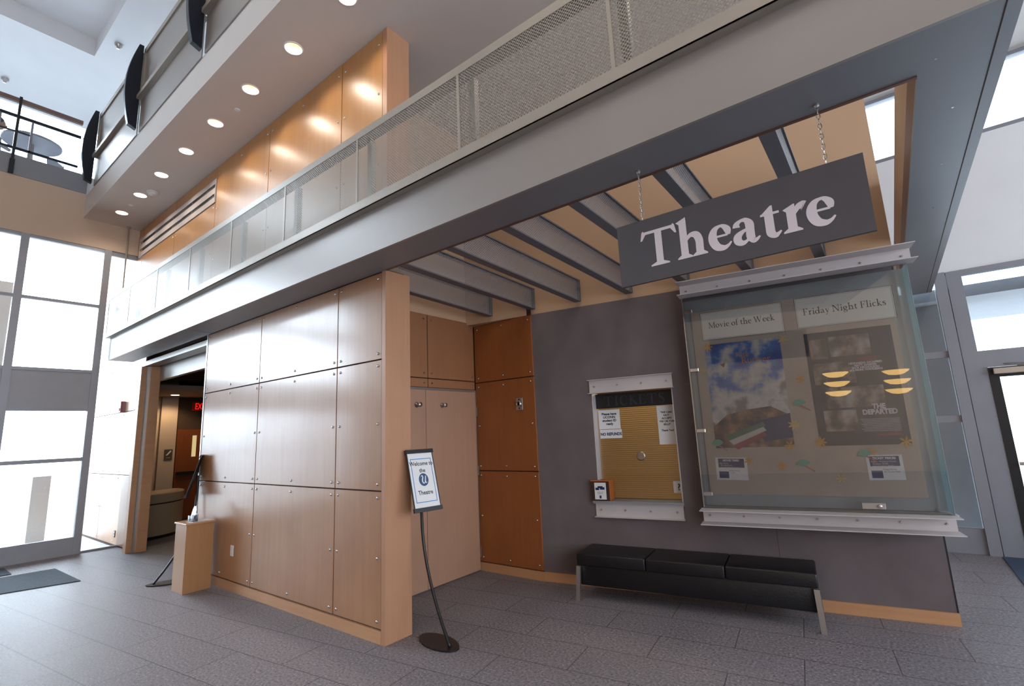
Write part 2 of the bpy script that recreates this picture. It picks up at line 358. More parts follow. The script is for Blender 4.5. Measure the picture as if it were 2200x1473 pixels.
# ---- a serif alphabet drawn with modulated pen strokes (cap height = 1)
GL = {
 'T': (1.0, [('l', [(.49, 0, 1), (.49, .96, 1)]), ('l', [(.05, .955, .42), (.93, .955, .42)]), ('p', [(0, .76), (.045, .76), (.16, .93), (.08, 1.03), (.045, .99)]), ('p', [(.98, .76), (.935, .76), (.82, .93), (.9, 1.03), (.94, .99)]), ('f', .49, 0, .25)]),
 'h': (.74, [('l', [(.19, 0, 1), (.19, 1.02, 1)]), ('p', [(.02, .99), (.28, 1.09), (.28, .93), (.09, .93)]), ('f', .19, 0, .19), ('s', [(.24, .46, .4), (.36, .575, .6), (.50, .55, .95), (.565, .40, 1), (.565, .2, 1), (.565, .02, 1)]), ('f', .565, 0, .18)]),
 'e': (.54, [('l', [(.10, .345, .28), (.44, .345, .28)]), ('s', [(.455, .34, .5), (.445, .47, .85), (.37, .57, .6), (.28, .6, .38), (.16, .54, .75), (.095, .40, 1.05), (.10, .24, 1.1), (.18, .09, 1.0), (.32, .035, .7), (.43, .07, .4), (.51, .15, .2)])]),
 'a': (.58, [('s', [(.085, .44, .9), (.10, .52, .7), (.19, .585, .42), (.30, .58, .6), (.375, .47, 1), (.38, .30, 1), (.38, .15, 1), (.43, .045, .75), (.50, .05, .45), (.575, .11, .2)]), ('s', [(.37, .36, .3), (.22, .31, .5), (.10, .21, .95), (.095, .10, 1.0), (.18, .035, .7), (.28, .06, .4), (.38, .16, .3)])]),
 't': (.42, [('l', [(.19, .2, 1), (.19, .60, 1)]), ('s', [(.19, .22, 1), (.20, .10, 1), (.28, .035, .75), (.35, .06, .4), (.41, .11, .2)]), ('l', [(.02, .57, .3), (.41, .57, .3)]), ('p', [(0, .555), (.24, .76), (.285, .76), (.285, .58)])]),
 'r': (.50, [('l', [(.18, 0, 1), (.18, .57, 1)]), ('p', [(.02, .56), (.24, .655), (.27, .655), (.27, .5), (.08, .50)]), ('f', .18, 0, .19), ('s', [(.24, .42, .4), (.33, .55, .7), (.41, .565, 1.1), (.45, .545, 1.2)])]),
 'o': (.62, [('c', .30, .30, .235, .285)]),
 'M': (1.12, [('l', [(.16, 0, .45), (.16, 1, .45)]), ('l', [(.17, .98, 1), (.56, .05, 1)]), ('l', [(.55, .05, .45), (.92, .98, .45)]), ('l', [(.94, 0, 1), (.94, 1, 1)]), ('f', .16, 0, .15), ('f', .95, 0, .16), ('l', [(.02, .985, .3), (.22, .985, .3)]), ('l', [(.9, .985, .3), (1.08, .985, .3)])]),
 'v': (.6, [('l', [(.12, .59, 1), (.30, .02, .8)]), ('l', [(.30, .02, .4), (.47, .59, .4)]), ('l', [(.02, .59, .3), (.24, .59, .3)]), ('l', [(.36, .59, .3), (.57, .59, .3)])]),
 'i': (.34, [('l', [(.17, 0, 1), (.17, .58, 1)]), ('p', [(.03, .55), (.22, .64), (.22, .5)]), ('f', .17, 0, .15), ('d', .17, .86, .075)]),
 'f': (.38, [('l', [(.17, 0, 1), (.17, .75, 1)]), ('s', [(.17, .7, 1), (.19, .9, .8), (.28, 1.04, .5), (.40, 1.0, .9)]), ('l', [(.02, .57, .3), (.36, .57, .3)]), ('f', .17, 0, .15)]),
 'W': (1.3, [('l', [(.14, .98, 1), (.38, .02, .9)]), ('l', [(.38, .02, .4), (.63, .98, .4)]), ('l', [(.60, .98, 1), (.86, .02, .9)]), ('l', [(.86, .02, .4), (1.12, .98, .4)]), ('l', [(.02, .985, .3), (.27, .985, .3)]), ('l', [(.48, .985, .3), (.75, .985, .3)]), ('l', [(1.0, .985, .3), (1.26, .985, .3)])]),
 'k': (.64, [('l', [(.16, 0, 1), (.16, 1.04, 1)]), ('p', [(.02, 1.0), (.2, 1.08), (.2, .94)]), ('l', [(.18, .26, .4), (.46, .58, .4)]), ('l', [(.24, .34, .9), (.52, .02, .9)]), ('f', .16, 0, .14), ('f', .54, 0, .12), ('l', [(.36, .59, .3), (.58, .59, .3)])]),
 'F': (.72, [('l', [(.2, 0, 1), (.2, 1, 1)]), ('l', [(.04, .975, .35), (.66, .975, .35)]), ('l', [(.2, .52, .32), (.52, .52, .32)]), ('f', .2, 0, .17), ('p', [(.66, 1), (.68, .76), (.64, .76), (.55, .96)]), ('p', [(.52, .66), (.52, .4), (.49, .4), (.44, .52), (.49, .66)])]),
 'd': (.68, [('c', .28, .29, .215, .27), ('l', [(.52, .02, 1), (.52, 1.04, 1)]), ('p', [(.36, 1.0), (.56, 1.08), (.56, .94)]), ('l', [(.52, .02, .4), (.64, .06, .3)])]),
 'y': (.58, [('l', [(.12, .59, 1), (.31, .04, .8)]), ('s', [(.48, .59, .4), (.33, .1, .4), (.22, -.22, .5), (.08, -.28, .9)]), ('l', [(.02, .59, .3), (.24, .59, .3)]), ('l', [(.37, .59, .3), (.57, .59, .3)])]),
 'N': (1.0, [('l', [(.17, 0, .45), (.17, 1, .45)]), ('l', [(.17, .98, 1), (.80, .03, 1)]), ('l', [(.82, 0, .45), (.82, 1, .45)]), ('f', .17, 0, .15), ('l', [(.02, .985, .3), (.22, .985, .3)]), ('l', [(.68, .985, .3), (.97, .985, .3)])]),
 'g': (.58, [('c', .26, .38, .18, .20), ('s', [(.16, .2, .5), (.1, .1, .6), (.2, .04, .8), (.4, .0, .9), (.5, -.12, .7), (.38, -.26, .5), (.2, -.28, .5), (.07, -.2, .6), (.1, -.06, .5), (.2, .03, .5)]), ('l', [(.4, .5, .4), (.55, .56, .5)])]),
 'l': (.34, [('l', [(.17, 0, 1), (.17, 1.04, 1)]), ('p', [(.03, 1.0), (.22, 1.08), (.22, .94)]), ('f', .17, 0, .15)]),
 'c': (.52, [('s', [(.42, .46, .9), (.38, .55, .6), (.28, .59, .4), (.15, .52, .8), (.095, .36, 1.05), (.11, .2, 1.05), (.19, .08, .9), (.31, .035, .6), (.42, .07, .4), (.49, .15, .2)])]),
 's': (.46, [('s', [(.37, .45, .4), (.33, .55, .5), (.22, .585, .45), (.11, .52, .8), (.12, .40, 1), (.25, .31, 1.1), (.36, .22, 1), (.36, .10, .8), (.26, .03, .45), (.13, .05, .5), (.06, .17, .4)])]),
 'n': (.72, [('l', [(.19, 0, 1), (.19, .57, 1)]), ('p', [(.03, .56), (.26, .65), (.26, .5)]), ('f', .19, 0, .17), ('s', [(.24, .44, .4), (.36, .575, .6), (.48, .55, .95), (.55, .40, 1), (.55, .2, 1), (.55, .02, 1)]), ('f', .55, 0, .16)]),
 'I': (.44, [('l', [(.22, 0, 1), (.22, 1, 1)]), ('f', .22, 0, .17), ('l', [(.05, .985, .3), (.39, .985, .3)])]),
 'C': (.86, [('s', [(.76, .74, .4), (.68, .92, .5), (.5, .985, .4), (.28, .9, .8), (.13, .66, 1.1), (.13, .36, 1.1), (.27, .1, .9), (.5, .02, .5), (.68, .08, .4), (.79, .26, .3)])]),
 'K': (.86, [('l', [(.2, 0, 1), (.2, 1, 1)]), ('l', [(.22, .48, .4), (.7, .97, .4)]), ('l', [(.34, .56, 1), (.74, .03, 1)]), ('f', .2, 0, .16), ('f', .75, 0, .14), ('l', [(.04, .985, .3), (.36, .985, .3)])]),
 'E': (.76, [('l', [(.2, 0, 1), (.2, 1, 1)]), ('l', [(.04, .975, .35), (.66, .975, .35)]), ('l', [(.2, .52, .32), (.54, .52, .32)]), ('l', [(.04, .025, .35), (.68, .025, .35)]), ('p', [(.66, 1), (.68, .76), (.64, .76), (.55, .96)]), ('p', [(.68, 0), (.72, .26), (.67, .26), (.56, .04)])]),
 'S': (.64, [('s', [(.52, .76, .3), (.47, .92, .5), (.32, .98, .45), (.16, .9, .8), (.14, .72, 1), (.32, .55, 1.1), (.5, .38, 1.05), (.5, .14, .8), (.34, .02, .5), (.17, .06, .5), (.08, .27, .3)])]),
}
def catmull(P, k=8):
    P = [P[0]]+list(P)+[P[-1]]; out = []
    for i in range(1, len(P)-2):
        for j in range(k):
            t = j/k; o = []
            for a, b, c, d in zip(P[i-1], P[i], P[i+1], P[i+2]): o.append(.5*(2*b+(c-a)*t+(2*a-5*b+4*c-d)*t*t+(3*b-a-3*c+d)*t**3))
            out.append(tuple(o))
    out.append(P[-2]); return out
def glyph(bm, ch, ox, oz, s, th, y=0):
    adv, items = GL[ch]; yy = [y]
    def poly(pts):
        bm.faces.new([bm.verts.new((ox+p[0]*s, yy[0], oz+p[1]*s)) for p in pts])
    def strip(pts):
        L = []
        for i, (x, z, w) in enumerate(pts):
            a = pts[max(i-1, 0)]; b = pts[min(i+1, len(pts)-1)]; dx, dz = b[0]-a[0], b[1]-a[1]; n = math.hypot(dx, dz) or 1
            h = max(w*th/2, .018)
            L.append(((x-dz/n*h, z+dx/n*h), (x+dz/n*h, z-dx/n*h)))
        for A, B in zip(L, L[1:]): poly((A[0], A[1], B[1], B[0]))
    for it in items:
        k = it[0]; yy[0] -= .00012
        if k == 'l': strip(it[1])
        elif k == 's': strip(catmull(it[1]))
        elif k == 'p': poly(it[1])
        elif k == 'd': poly([(it[1]+it[3]*math.cos(a*PI/8), it[2]+it[3]*math.sin(a*PI/8)) for a in range(16)])
        elif k == 'f':
            x, z, w = it[1:]; h = th/2
            poly([(x-w, z), (x+w, z), (x+w, z+.035), (x+h*1.05, z+.10), (x-h*1.05, z+.10), (x-w, z+.035)])
        elif k == 'c':
            x, z, rx, rz = it[1:]; pts = []
            for i in range(29):
                t = 2*PI*i/28+.3; w = .38+.68*abs(math.cos(t-.3))
                pts.append((x+rx*math.cos(t), z+rz*math.sin(t), w))
            strip(pts)
    return adv*s
def serif(name, s, size, th, m, parent, loc, center=True, track=0):
    bm = bmesh.new(); x = 0; pos = []
    for ch in s:
        if ch == ' ': x += .3*size; continue
        x += glyph(bm, ch, x, 0, size, th)+track*size
    if center: bmesh.ops.translate(bm, verts=bm.verts, vec=(-x/2, 0, 0))
    mb = MB(); mb.bm.free(); mb.bm = bm
    o = mb.done(name, m, parent); o.location = loc; return o

# ================================================================= SETTING
S = struct
S(MB().box(-10.9, -7.2, -.12, 7.2, 8.1, 0).done('floor', 'floor'))
S(MB().box(-13.3, 2.95, -.12, -10.9, 8.1, 0).done('floor', 'floor'))
S(MB().box(-24, -12, -.14, -10.9, 2.94, -.02).done('ground', 'concrete'))
S(MB().box(-3, 8.1, -.14, 14, 22, -.02).done('ground', 'concrete'))

ZH = 5.92
ZS, ZC = 3.11, 5.63          # canopy soffit height, upper soffit height
YW = 2.69                    # face of the wood wall
# ---- panelled walls
def screw_at(parent, pts, axis='Y'):
    """round head screws, outward is -Y (or +X)"""
    global SCREW
    for p in pts:
        o = bpy.data.objects.new('screw', SCREW[axis]); C.objects.link(o); o.parent = parent; o.location = p
def mk_screw(ax):
    mb = MB()
    if ax == 'Y': mb.lathe([(.0125, 0), (.0125, -.003), (.009, -.008), (.001, -.009)], n=10, axis='Y')
    else:
        for a, b in (((.0125, 0), (.0125, .003)), ((.0125, .003), (.009, .008)), ((.009, .008), (.001, .009))):
            n = 10; A = []; B = []
            for k in range(n):
                t = 2*PI*k/n
                A.append(mb.bm.verts.new((a[1], a[0]*math.cos(t), a[0]*math.sin(t)))); B.append(mb.bm.verts.new((b[1], b[0]*math.cos(t), b[0]*math.sin(t))))
            for k in range(n): mb.bm.faces.new((A[k], A[(k+1) % n], B[(k+1) % n], B[k]))
    o = mb.done('screw', 'screw', smooth=True); me = o.data; bpy.data.objects.remove(o); return me
SCREW = {'Y': mk_screw('Y'), 'X': mk_screw('X')}
def panel_y(parent, x0, x1, z0, z1, y, m, t=.018, mid=None, name='wood_panel'):
    g = .006
    p = MB().box(x0+g, y-t, z0+g, x1-g, y, z1-g).bevel(.0015, 1).done(name, m, parent)
    e = .055; X = [x0+e, x1-e]; Z = [z0+e, z1-e]
    if x1-x0 > 1.3: X.insert(1, (x0+x1)/2)
    pts = [(x, y-t, z) for x in X for z in Z]
    if z1-z0 > .9: pts += [(x0+e, y-t, (z0+z1)/2), (x1-e, y-t, (z0+z1)/2)]
    screw_at(p, pts); return p

wf = S(MB().box(-7.24, YW+.018, 0, -3.49, 2.94, 3.14).done('wall_front', 'joint'))
for x0, x1 in ((-7.24, -5.735), (-5.735, -4.175), (-4.175, -3.492)):
    for z0, z1 in ((.105, 1.18), (1.18, 2.305), (2.305, 3.108)): panel_y(wf, x0, x1, z0, z1, YW+.02, 'maple')
S(MB().box(-7.24, YW-.004, 0, -3.49, YW+.02, .098).done('baseboard_front', 'maple_h'))
S(MB().box(-3.488, YW-.005, 0, -3.435, 2.965, 3.112).bevel(.002, 1).done('trim_1', 'maple_col'))
S(MB().box(-7.275, YW-.003, 0, -7.242, 2.94, 3.11).done('trim_2', 'steel'))
# upper panelled wall above the canopy
wu = S(MB().box(-10.7, YW+.018, 3.45, -3.49, 2.94, ZC).done('wall_upper', 'joint'))
for x0, x1 in ((-7.31, -5.75), (-5.75, -4.18), (-4.18, -3.492)):
    z = 3.55
    p = MB().box(x0+.006, YW, z, x1-.006, YW+.02, ZC-.005).bevel(.0015, 1).done('wood_panel', 'maple_up', wu)
    screw_at(p, [(x, YW, zz) for x in (x0+.06, x1-.06) for zz in (4.2, 4.95, 5.5)] + ([((x0+x1)/2, YW, 5.5)] if x1-x0 > 1 else []))
for x0, x1 in ((-10.45, -8.87), (-8.87, -7.31)):
    for z0, z1 in ((3.55, 5.07), (5.45, ZC-.005)):
        p = MB().box(x0+.006, YW, z0, x1-.006, YW+.02, z1).bevel(.0015, 1).done('wood_panel', 'maple_up', wu)
        if z0 < 4: screw_at(p, [(x, YW, zz) for x in (x0+.06, x1-.06) for zz in (4.3, 5.0)])
MB().box(-10.7, YW, 3.55, -10.456, YW+.02, ZC-.005).done('wood_panel', 'maple_up', wu)
S(MB().box(-3.488, YW-.005, 3.5, -3.42, 2.965, ZC).bevel(.002, 1).done('trim_3', 'maple_col'))
# wall left of the theatre entrance, running out past the window line
wl_ = S(MB().box(-13.2, 2.80, -.02, -10.04, 2.94, 6.0).done('wall_left_return', 'joint'))
for x0, x1 in ((-13.2, -11.9), (-11.9, -10.04)):
    for z0, z1 in ((0.02, 1.18), (1.18, 2.28), (2.28, 3.9), (3.9, 6.0)): panel_y(wl_, x0, x1, z0, z1, 2.80, 'maple')
# jambs, header and tracks of the wide entrance
j = S(MB().box(-10.04, YW, 0, -9.90, 2.80, 2.98).done('trim_4', 'maple_h'))
MB().box(-10.04, 2.80, 0, -9.80, 2.94, 2.98).done('jamb_lining', 'maple_h', j)
MB().box(-9.90, 2.765, 0, -9.87, 2.80, 2.98).done('door_track', 'steel', j)
h = S(MB().box(-10.04, 2.93, 2.75, -7.24, 3.0, 3.0).done('trim_5', 'alu'))
MB().box(-10.0, 2.72, 2.985, -7.28, 2.90, 3.06).done('ceiling_track', 'steel', h)
MB().box(-10.04, 2.90, 3.0, -7.28, 2.94, 3.12).done('head_panel', 'alu', h)
# alcove: door wall, side wall with warm lamp light painted into its panels
wa = S(MB().box(-4.4, 2.94, 0, -4.222, 4.9, 3.1).done('wall_alcove', 'joint'))
def panel_x(parent, y0, y1, z0, z1, x, m, t=.018, screws=True):
    g = .006
    p = MB().box(x, y0+g, z0+g, x+t, y1-g, z1-g).bevel(.0015, 1).done('wood_panel', m, parent)
    if screws: screw_at(p, [(x+t, yy, zz) for yy in (y0+.06, y1-.06) for zz in ((z0+.06, z1-.06) if z1-z0 > .3 else ((z0+z1)/2,))], 'X')
    return p
for y0, y1 in ((2.95, 3.89), (3.89, 4.70)):
    panel_x(wa, y0, y1, 2.275, 3.035, -4.22, 'amber'); panel_x(wa, y0, y1, 2.165, 2.275, -4.22, 'amber')
d = S(MB().box(-4.222, 2.95, 0, -4.192, 4.70, 2.165).done('door_1', 'steel'))       # steel frame of the double door
def leaf(y0, y1):
    l = MB().box(-4.19, y0, .012, -4.175, y1, 2.135).bevel(.002, 1).done('door_leaf', 'door', d)
    return l
L1, L2 = leaf(2.97, 3.826), leaf(3.832, 4.67)
for zc in (.22, 1.17, 1.89): MB().box(-4.176, 4.668, zc-.055, -4.166, 4.692, zc+.055).done('hinge', 'steel', d)
for yy, L in ((3.69, L1), (4.08, L2)):
    MB().lathe([(.03, 0), (.03, -.006), (.012, -.012), (.012, -.05), (.026, -.052), (.026, -.066), (.001, -.068)], n=16, axis='Y').done('magnet_knob', 'steel', L, smooth=True).matrix_local = Matrix.Translation((-4.175, yy, 1.965)) @ Matrix.Rotation(PI/2, 4, 'Z')
MB().box(-4.172, 3.74, .98, -4.14, 3.80, 1.04).done('door_handle', 'chrome', L1)
wb = S(MB().box(-4.22, 4.72, 0, -3.29, 4.86, 3.1).done('wall_alcove_side', 'joint'))
for z0, z1 in ((.1, 1.165), (1.165, 2.255), (2.255, 3.0)):
    p = panel_y(wb, -4.20, -3.275, z0, z1, 4.72, 'maple_warm_lit')
    screw_at(p, [(-3.74, 4.702, z0+.06), (-3.74, 4.702, z1-.06)])
S(MB().box(-4.2, 4.695, 0, -3.27, 4.72, .095).done('baseboard_alcove', 'maple_h'))

# ---- ticket wall, turned about nine and a half degrees
TH = math.radians(9.56); A0 = Vector((-3.287, 4.72, 0)); U = Vector((math.cos(TH), math.sin(TH), 0)); NO = Vector((math.sin(TH), -math.cos(TH), 0))
def WP(u, z=0, o=0): return A0+U*u+NO*o+Vector((0, 0, z))
LEN = 3.508; HW = 3.0
tw = MB()
for x0, x1, z0, z1 in ((0, .69, 0, HW), (1.555, LEN, 0, HW), (.69, 1.555, 0, .80), (.69, 1.555, 2.05, HW)): tw.box(x0, 0, z0, x1, .2, z1)
tw = S(tw.done('wall_ticket', 'charcoal', loc=A0, rotz=TH))
MB().box(LEN, .0, 0, LEN+.012, .2, 2.9).done('edge_trim', 'black', tw)
MB().box(2.335, -.0008, .1, 2.338, .001, .75).done('panel_joint', 'joint', tw)
S(MB().box(0, -.014, 0, LEN+.012, 0, .095).done('baseboard_ticket', 'maple_h', loc=A0, rotz=TH))
# tan walls of the light well above, booth enclosure
S(MB().box(-1.1, .01, HW, LEN+.03, .2, ZC).done('wall_well_back', 'tan', loc=A0, rotz=TH))
S(MB().box(-4.4, 2.94, 3.035, -4.215, 4.95, ZC).done('wall_well_left', 'tan'))
S(MB().box(-4.2, 8.0, 0, .02, 8.15, ZC).done('wall_booth_back', 'beige'))
S(MB().box(-.12, 5.4, 0, -.02, 8.0, 3.1).done('wall_booth_side', 'beige'))
S(MB().box(-4.3, 4.87, 0, -4.2, 8.0, ZC).done('wall_booth_left', 'beige'))
S(MB().box(-4.2, 5.6, 3.05, 0.0, 8.0, 3.12).done('ceiling_booth', 'white'))

# ---- canopy: fascia beam, soffit, right arm
cb = MB()
cb.box(-10.39, 2.34, ZS, .60, 2.36, 3.52)                        # fascia sheet
cb = S(cb.done('trim_6', 'alu'))
MB().box(-10.39, 2.36, ZS, .60, YW, ZS+.02).done('soffit_sheet', 'soffit', cb)
MB().box(-7.1, YW-.25, ZS-.0015, -7.095, YW, ZS+.001).done('soffit_joint', 'joint', cb)
MB().box(-10.39, 2.36, 3.46, .60, YW, 3.5).done('deck_sheet', 'soffit', cb)
MB().box(-10.36, 2.36, ZS+.02, .58, YW, 3.46).done('beam_core', 'soffit', cb)
MB().box(-10.39, 2.36, ZS, -10.36, YW, 3.5).done('end_cap', 'alu', cb)
MB().box(-3.43, 2.68, ZS-.005, .30, 2.70, 3.30).done('opening_lining', 'lining', cb)
ra = S(MB().box(.30, YW, ZS, .60, 7.95, ZS+.02).done('trim_7', 'soffit'))
MB().box(.30, YW, ZS+.02, .325, 7.9, 3.30).done('opening_lining', 'lining', ra); MB().box(.305, YW+.2, 3.30, .325, 7.9, 3.68).done('upper_lining', 'tan', ra)
MB().box(.58, 2.36, ZS+.02, .60, 7.95, 3.5).done('arm_fascia', 'alu', ra)
MB().box(.33, 2.7, ZS+.02, .57, 7.9, 3.66).done('beam_core', 'soffit', ra)
MB().box(.548, 2.36, ZS-.0012, .553, 7.9, ZS+.001).done('soffit_joint', 'joint', ra)
for q in ((.36, 2.6), (.45, 3.1), (.45, 3.8), (.45, 4.6), (.45, 5.6), (.36, 6.4)):
    MB().disc((q[0], q[1], ZS-.001), .006, 8).done('rivet', 'screw', ra)

# ---- upper soffit with downlight holes, slab, 3rd level
YD, YE = 2.24, 1.87
LX = [-10.02+.941*i for i in range(8)]+[-2.495, -1.55]
HR = .085
sm = MB()
def hole_cell(mb, x0, x1, y0, y1, cx, cy_, r, z):
    n = 32; ring = [mb.bm.verts.new((cx+r*math.cos(2*PI*k/n), cy_+r*math.sin(2*PI*k/n), z)) for k in range(n)]
    sq = []
    for k in range(n):
        a = 2*PI*k/n; c, s_ = math.cos(a), math.sin(a); m_ = max(abs(c), abs(s_)); c /= m_; s_ /= m_
        sq.append(mb.bm.verts.new(((cx+(x1-cx)*c if c > 0 else cx+(cx-x0)*c), (cy_+(y1-cy_)*s_ if s_ > 0 else cy_+(cy_-y0)*s_), z)))
    for k in range(n): mb.bm.faces.new((ring[k], ring[(k+1) % n], sq[(k+1) % n], sq[k]))
for x in LX: hole_cell(sm, x-.4705, x+.4705, 2.0, 2.48, x, YD, HR, ZC)
xa, xb = LX[0]-.4705, LX[-1]+.4705
sm.quad((-10.75, YE, ZC), (7.2, YE, ZC), (7.2, 2.0, ZC), (-10.75, 2.0, ZC))
sm.quad((-10.75, 2.48, ZC), (.19, 2.48, ZC), (.19, 8.1, ZC), (-10.75, 8.1, ZC)).quad((.19, 2.48, ZH), (7.2, 2.48, ZH), (7.2, 8.1, ZH), (.19, 8.1, ZH))
sm.quad((.19, 2.48, ZC), (.19, 8.1, ZC), (.19, 8.1, ZH), (.19, 2.48, ZH)).quad((.19, 2.48, ZC), (7.2, 2.48, ZC), (7.2, 2.48, ZH), (.19, 2.48, ZH))
sm.quad((-10.75, 2.0, ZC), (xa, 2.0, ZC), (xa, 2.48, ZC), (-10.75, 2.48, ZC)); sm.quad((xb, 2.0, ZC), (7.2, 2.0, ZC), (7.2, 2.48, ZC), (xb, 2.48, ZC))
sm.box(-10.75, YE+.04, ZC+.3, 7.2, 8.2, ZC+.42).quad((-10.75, YE, ZC), (7.2, YE, ZC), (7.2, YE, 6.04), (-10.75, YE, 6.04)).quad((7.2, YE, ZC), (7.2, 8.1, ZC), (7.2, 8.1, 6.04), (7.2, YE, 6.04))
S(sm.done('ceiling_soffit', 'ceil'))

# ---- left window wall
XL = -10.70
def frame_wall(name, x, ys, zs, m, spans, fw=.10, dep=.12):
    pass
wlm = MB()
wlm.box(XL-.2, -7.2, 5.14, XL, YW+.25, 6.07)
S(wlm.done('wall_left', 'beige'))
win = []
mull = [2.26-1.065*i for i in range(5)]
for i in range(4):
    y1, y0 = mull[i], mull[i+1]
    fr = MB()
    fr.box(XL-.1, y1-.05, 0, XL, y1+.05, 5.14)
    for z0, z1 in ((0, .27), (1.46, 1.52), (4.07, 4.12), (5.09, 5.14), (2.28, 2.33), (2.92, 2.97)): fr.box(XL-.08, y0+.05, z0, XL-.01, y1-.05, z1)
    if i == 3: fr.box(XL-.1, y0-.05, 0, XL, y0+.05, 5.14)
    f = S(fr.done('window_1' if i == 0 else 'window_1', 'frame')); win.append(f)
    MB().box(XL-.07, y0+.05, 2.33, XL-.02, y1-.05, 2.92).done('spandrel_panel', 'spandrel', f)
    for z0, z1 in ((.27, 1.46), (1.52, 2.28), (2.97, 4.07), (4.12, 5.09)):
        MB().box(XL-.048, y0+.05, z0, XL-.042, y1-.05, z1).done('window_pane', 'glass', f)
w = S(MB().box(XL-.06, 2.31, 5.06, XL-.02, 2.80, 5.14).box(XL-.06, 2.31, 0, XL-.02, 2.80, .03).done('window_2', 'frame2'))
MB().box(XL-.045, 2.31, .03, XL-.039, 2.80, 5.06).done('window_pane', 'glass', w)
S(MB().box(XL-.2, -7.2, 0, XL, mull[4]-.05, 5.14).done('wall_left', 'beige'))

# ---- third level at the left end and lobby ceiling
S(MB().box(-14.55, -7.2, 6.07, XL-.05, 8.1, 6.42).done('floor_upper', 'white'))
S(MB().box(XL-.06, -7.2, 6.075, XL-.0, YE, 6.42).done('trim_8', 'soffit'))
ZT = 9.3
cm = MB().box(-14.6, -7.2, ZT, -11.5, 8.2, ZT+.12).box(-11.5, 1.89, ZT, 7.2, 8.2, ZT+.12).box(-11.62, -7.2, ZT+.12, -11.5, 1.89, ZT+.45).box(-11.5, 1.89, ZT+.12, 7.2, 2.0, ZT+.45).box(-11.62, -7.2, ZT+.38, 7.2, 2.0, ZT+.5)
S(cm.done('ceiling', 'white'))
S(MB().box(-9.4, -7.2, ZT+.375, -9.39, 1.89, ZT+.381).done('trim_9', 'joint'))
S(MB().box(-14.6, 8.0, 6.05, 7.2, 8.2, ZT).done('wall_upper_back', 'white'))
f = MB()
for y in (-5, -2.5, 0, 2.5, 5): f.box(-14.55, y-.04, 6.42, -14.45, y+.04, ZT)
f.box(-14.55, -7.2, 7.35, -14.45, 8, 7.43).box(-14.55, -7.2, 6.42, -14.45, 8, 6.5)
f = S(f.done('window_4', 'frame2'))
MB().box(-14.503, -7.2, 6.5, -14.497, 8, ZT).done('window_pane', 'glass', f)
# lobby behind and right of the camera
S(MB().box(-14.6, -7.4, -.1, 7.2, -7.2, ZT+.4).done('wall_back', 'beige'))
wr = MB().box(7.2, -7.2, 0, 7.35, 8.1, .5).box(7.2, -7.2, 5.2, 7.35, 8.1, ZT+.4)
for y in (-7.2, -3.6, 0, 3.6, 7.6): wr.box(7.2, y, .5, 7.35, y+.5, 5.2)
S(wr.done('wall_right', 'beige'))
area('sky_portal', (7.3, .4, 2.85), (-1, 0, 0), 4.7, 14, 1, (1, 1, 1), True)

# ---- curtain wall at the right (y = 8)
YR = 8.0
S(MB().box(.0, YR-.02, 3.33, 7.2, YR+.13, 4.99).done('wall_right_rear', 'white'))
f = MB().box(.64, YR-.08, 0, .75, YR+.1, 3.33).box(.76, YR-.05, 0, .90, YR+.1, 3.33).box(.90, YR-.04, 0, .955, YR+.08, 2.12).box(.0, YR-.05, 3.27, .64, YR+.08, 3.33).box(.90, YR-.05, 3.27, 7.2, YR+.08, 3.33)
f.box(.0, YR-.04, 2.28, .64, YR+.06, 2.36).box(.0, YR-.04, 1.5, .64, YR+.06, 1.58).box(.0, YR-.04, 0, .64, YR+.06, .28)
f.box(.9, YR-.05, 2.12, 7.2, YR+.06, 2.32)
for x in (1.95, 3.2, 4.5, 5.8): f.box(x, YR-.05, 0, x+.1, YR+.06, 3.3)
f = S(f.done('window_5', 'frame2'))
for x0, x1, z0, z1 in ((0, .64, .28, 1.5), (0, .64, 1.58, 2.28), (0, .64, 2.36, 3.27), (.9, 7.2, 2.32, 3.27), (2.05, 7.2, 0.05, 2.12)):
    MB().box(x0, YR-.003, z0, x1, YR+.003, z1).done('window_pane', 'glass', f)
f = S(MB().box(.0, YR-.02, 4.99, 7.2, YR+.06, 5.04).box(.0, YR-.02, ZH-.05, 7.2, YR+.06, ZH).box(2.9, YR-.02, 5.0, 2.98, YR+.06, ZH).box(5.2, YR-.02, 5.0, 5.28, YR+.06, ZH).done('window_6', 'frame2'))
MB().box(0, YR, 5.04, 7.2, YR+.006, ZH-.05).done('window_pane', 'glass', f)
d = S(MB().box(.955, YR-.05, 0.01, 1.04, YR, 2.115).box(1.86, YR-.05, .01, 1.945, YR, 2.115).box(1.04, YR-.05, 2.0, 1.86, YR, 2.115).box(1.04, YR-.05, .01, 1.86, YR, .3).done('door_2', 'black'))
MB().box(1.04, YR-.02, .3, 1.86, YR-.014, 2.0).done('door_pane', 'glass', d)
MB().box(1.0, YR-.055, .02, 1.9, YR-.05, .24).done('kick_plate', 'beige', d)
MB().box(1.04, YR-.1, 1.0, 1.86, YR-.08, 1.04).done('push_bar', 'chrome', d)
MB().box(.99, YR-.13, 2.03, 1.3, YR-.05, 2.10).bevel(.005, 1).done('door_closer', 'steel', d)
MB().tube([(1.2, YR-.09, 2.11), (1.35, YR-.2, 2.115), (1.1, YR-.05, 2.15)], .008).done('closer_arm', 'steel', d)
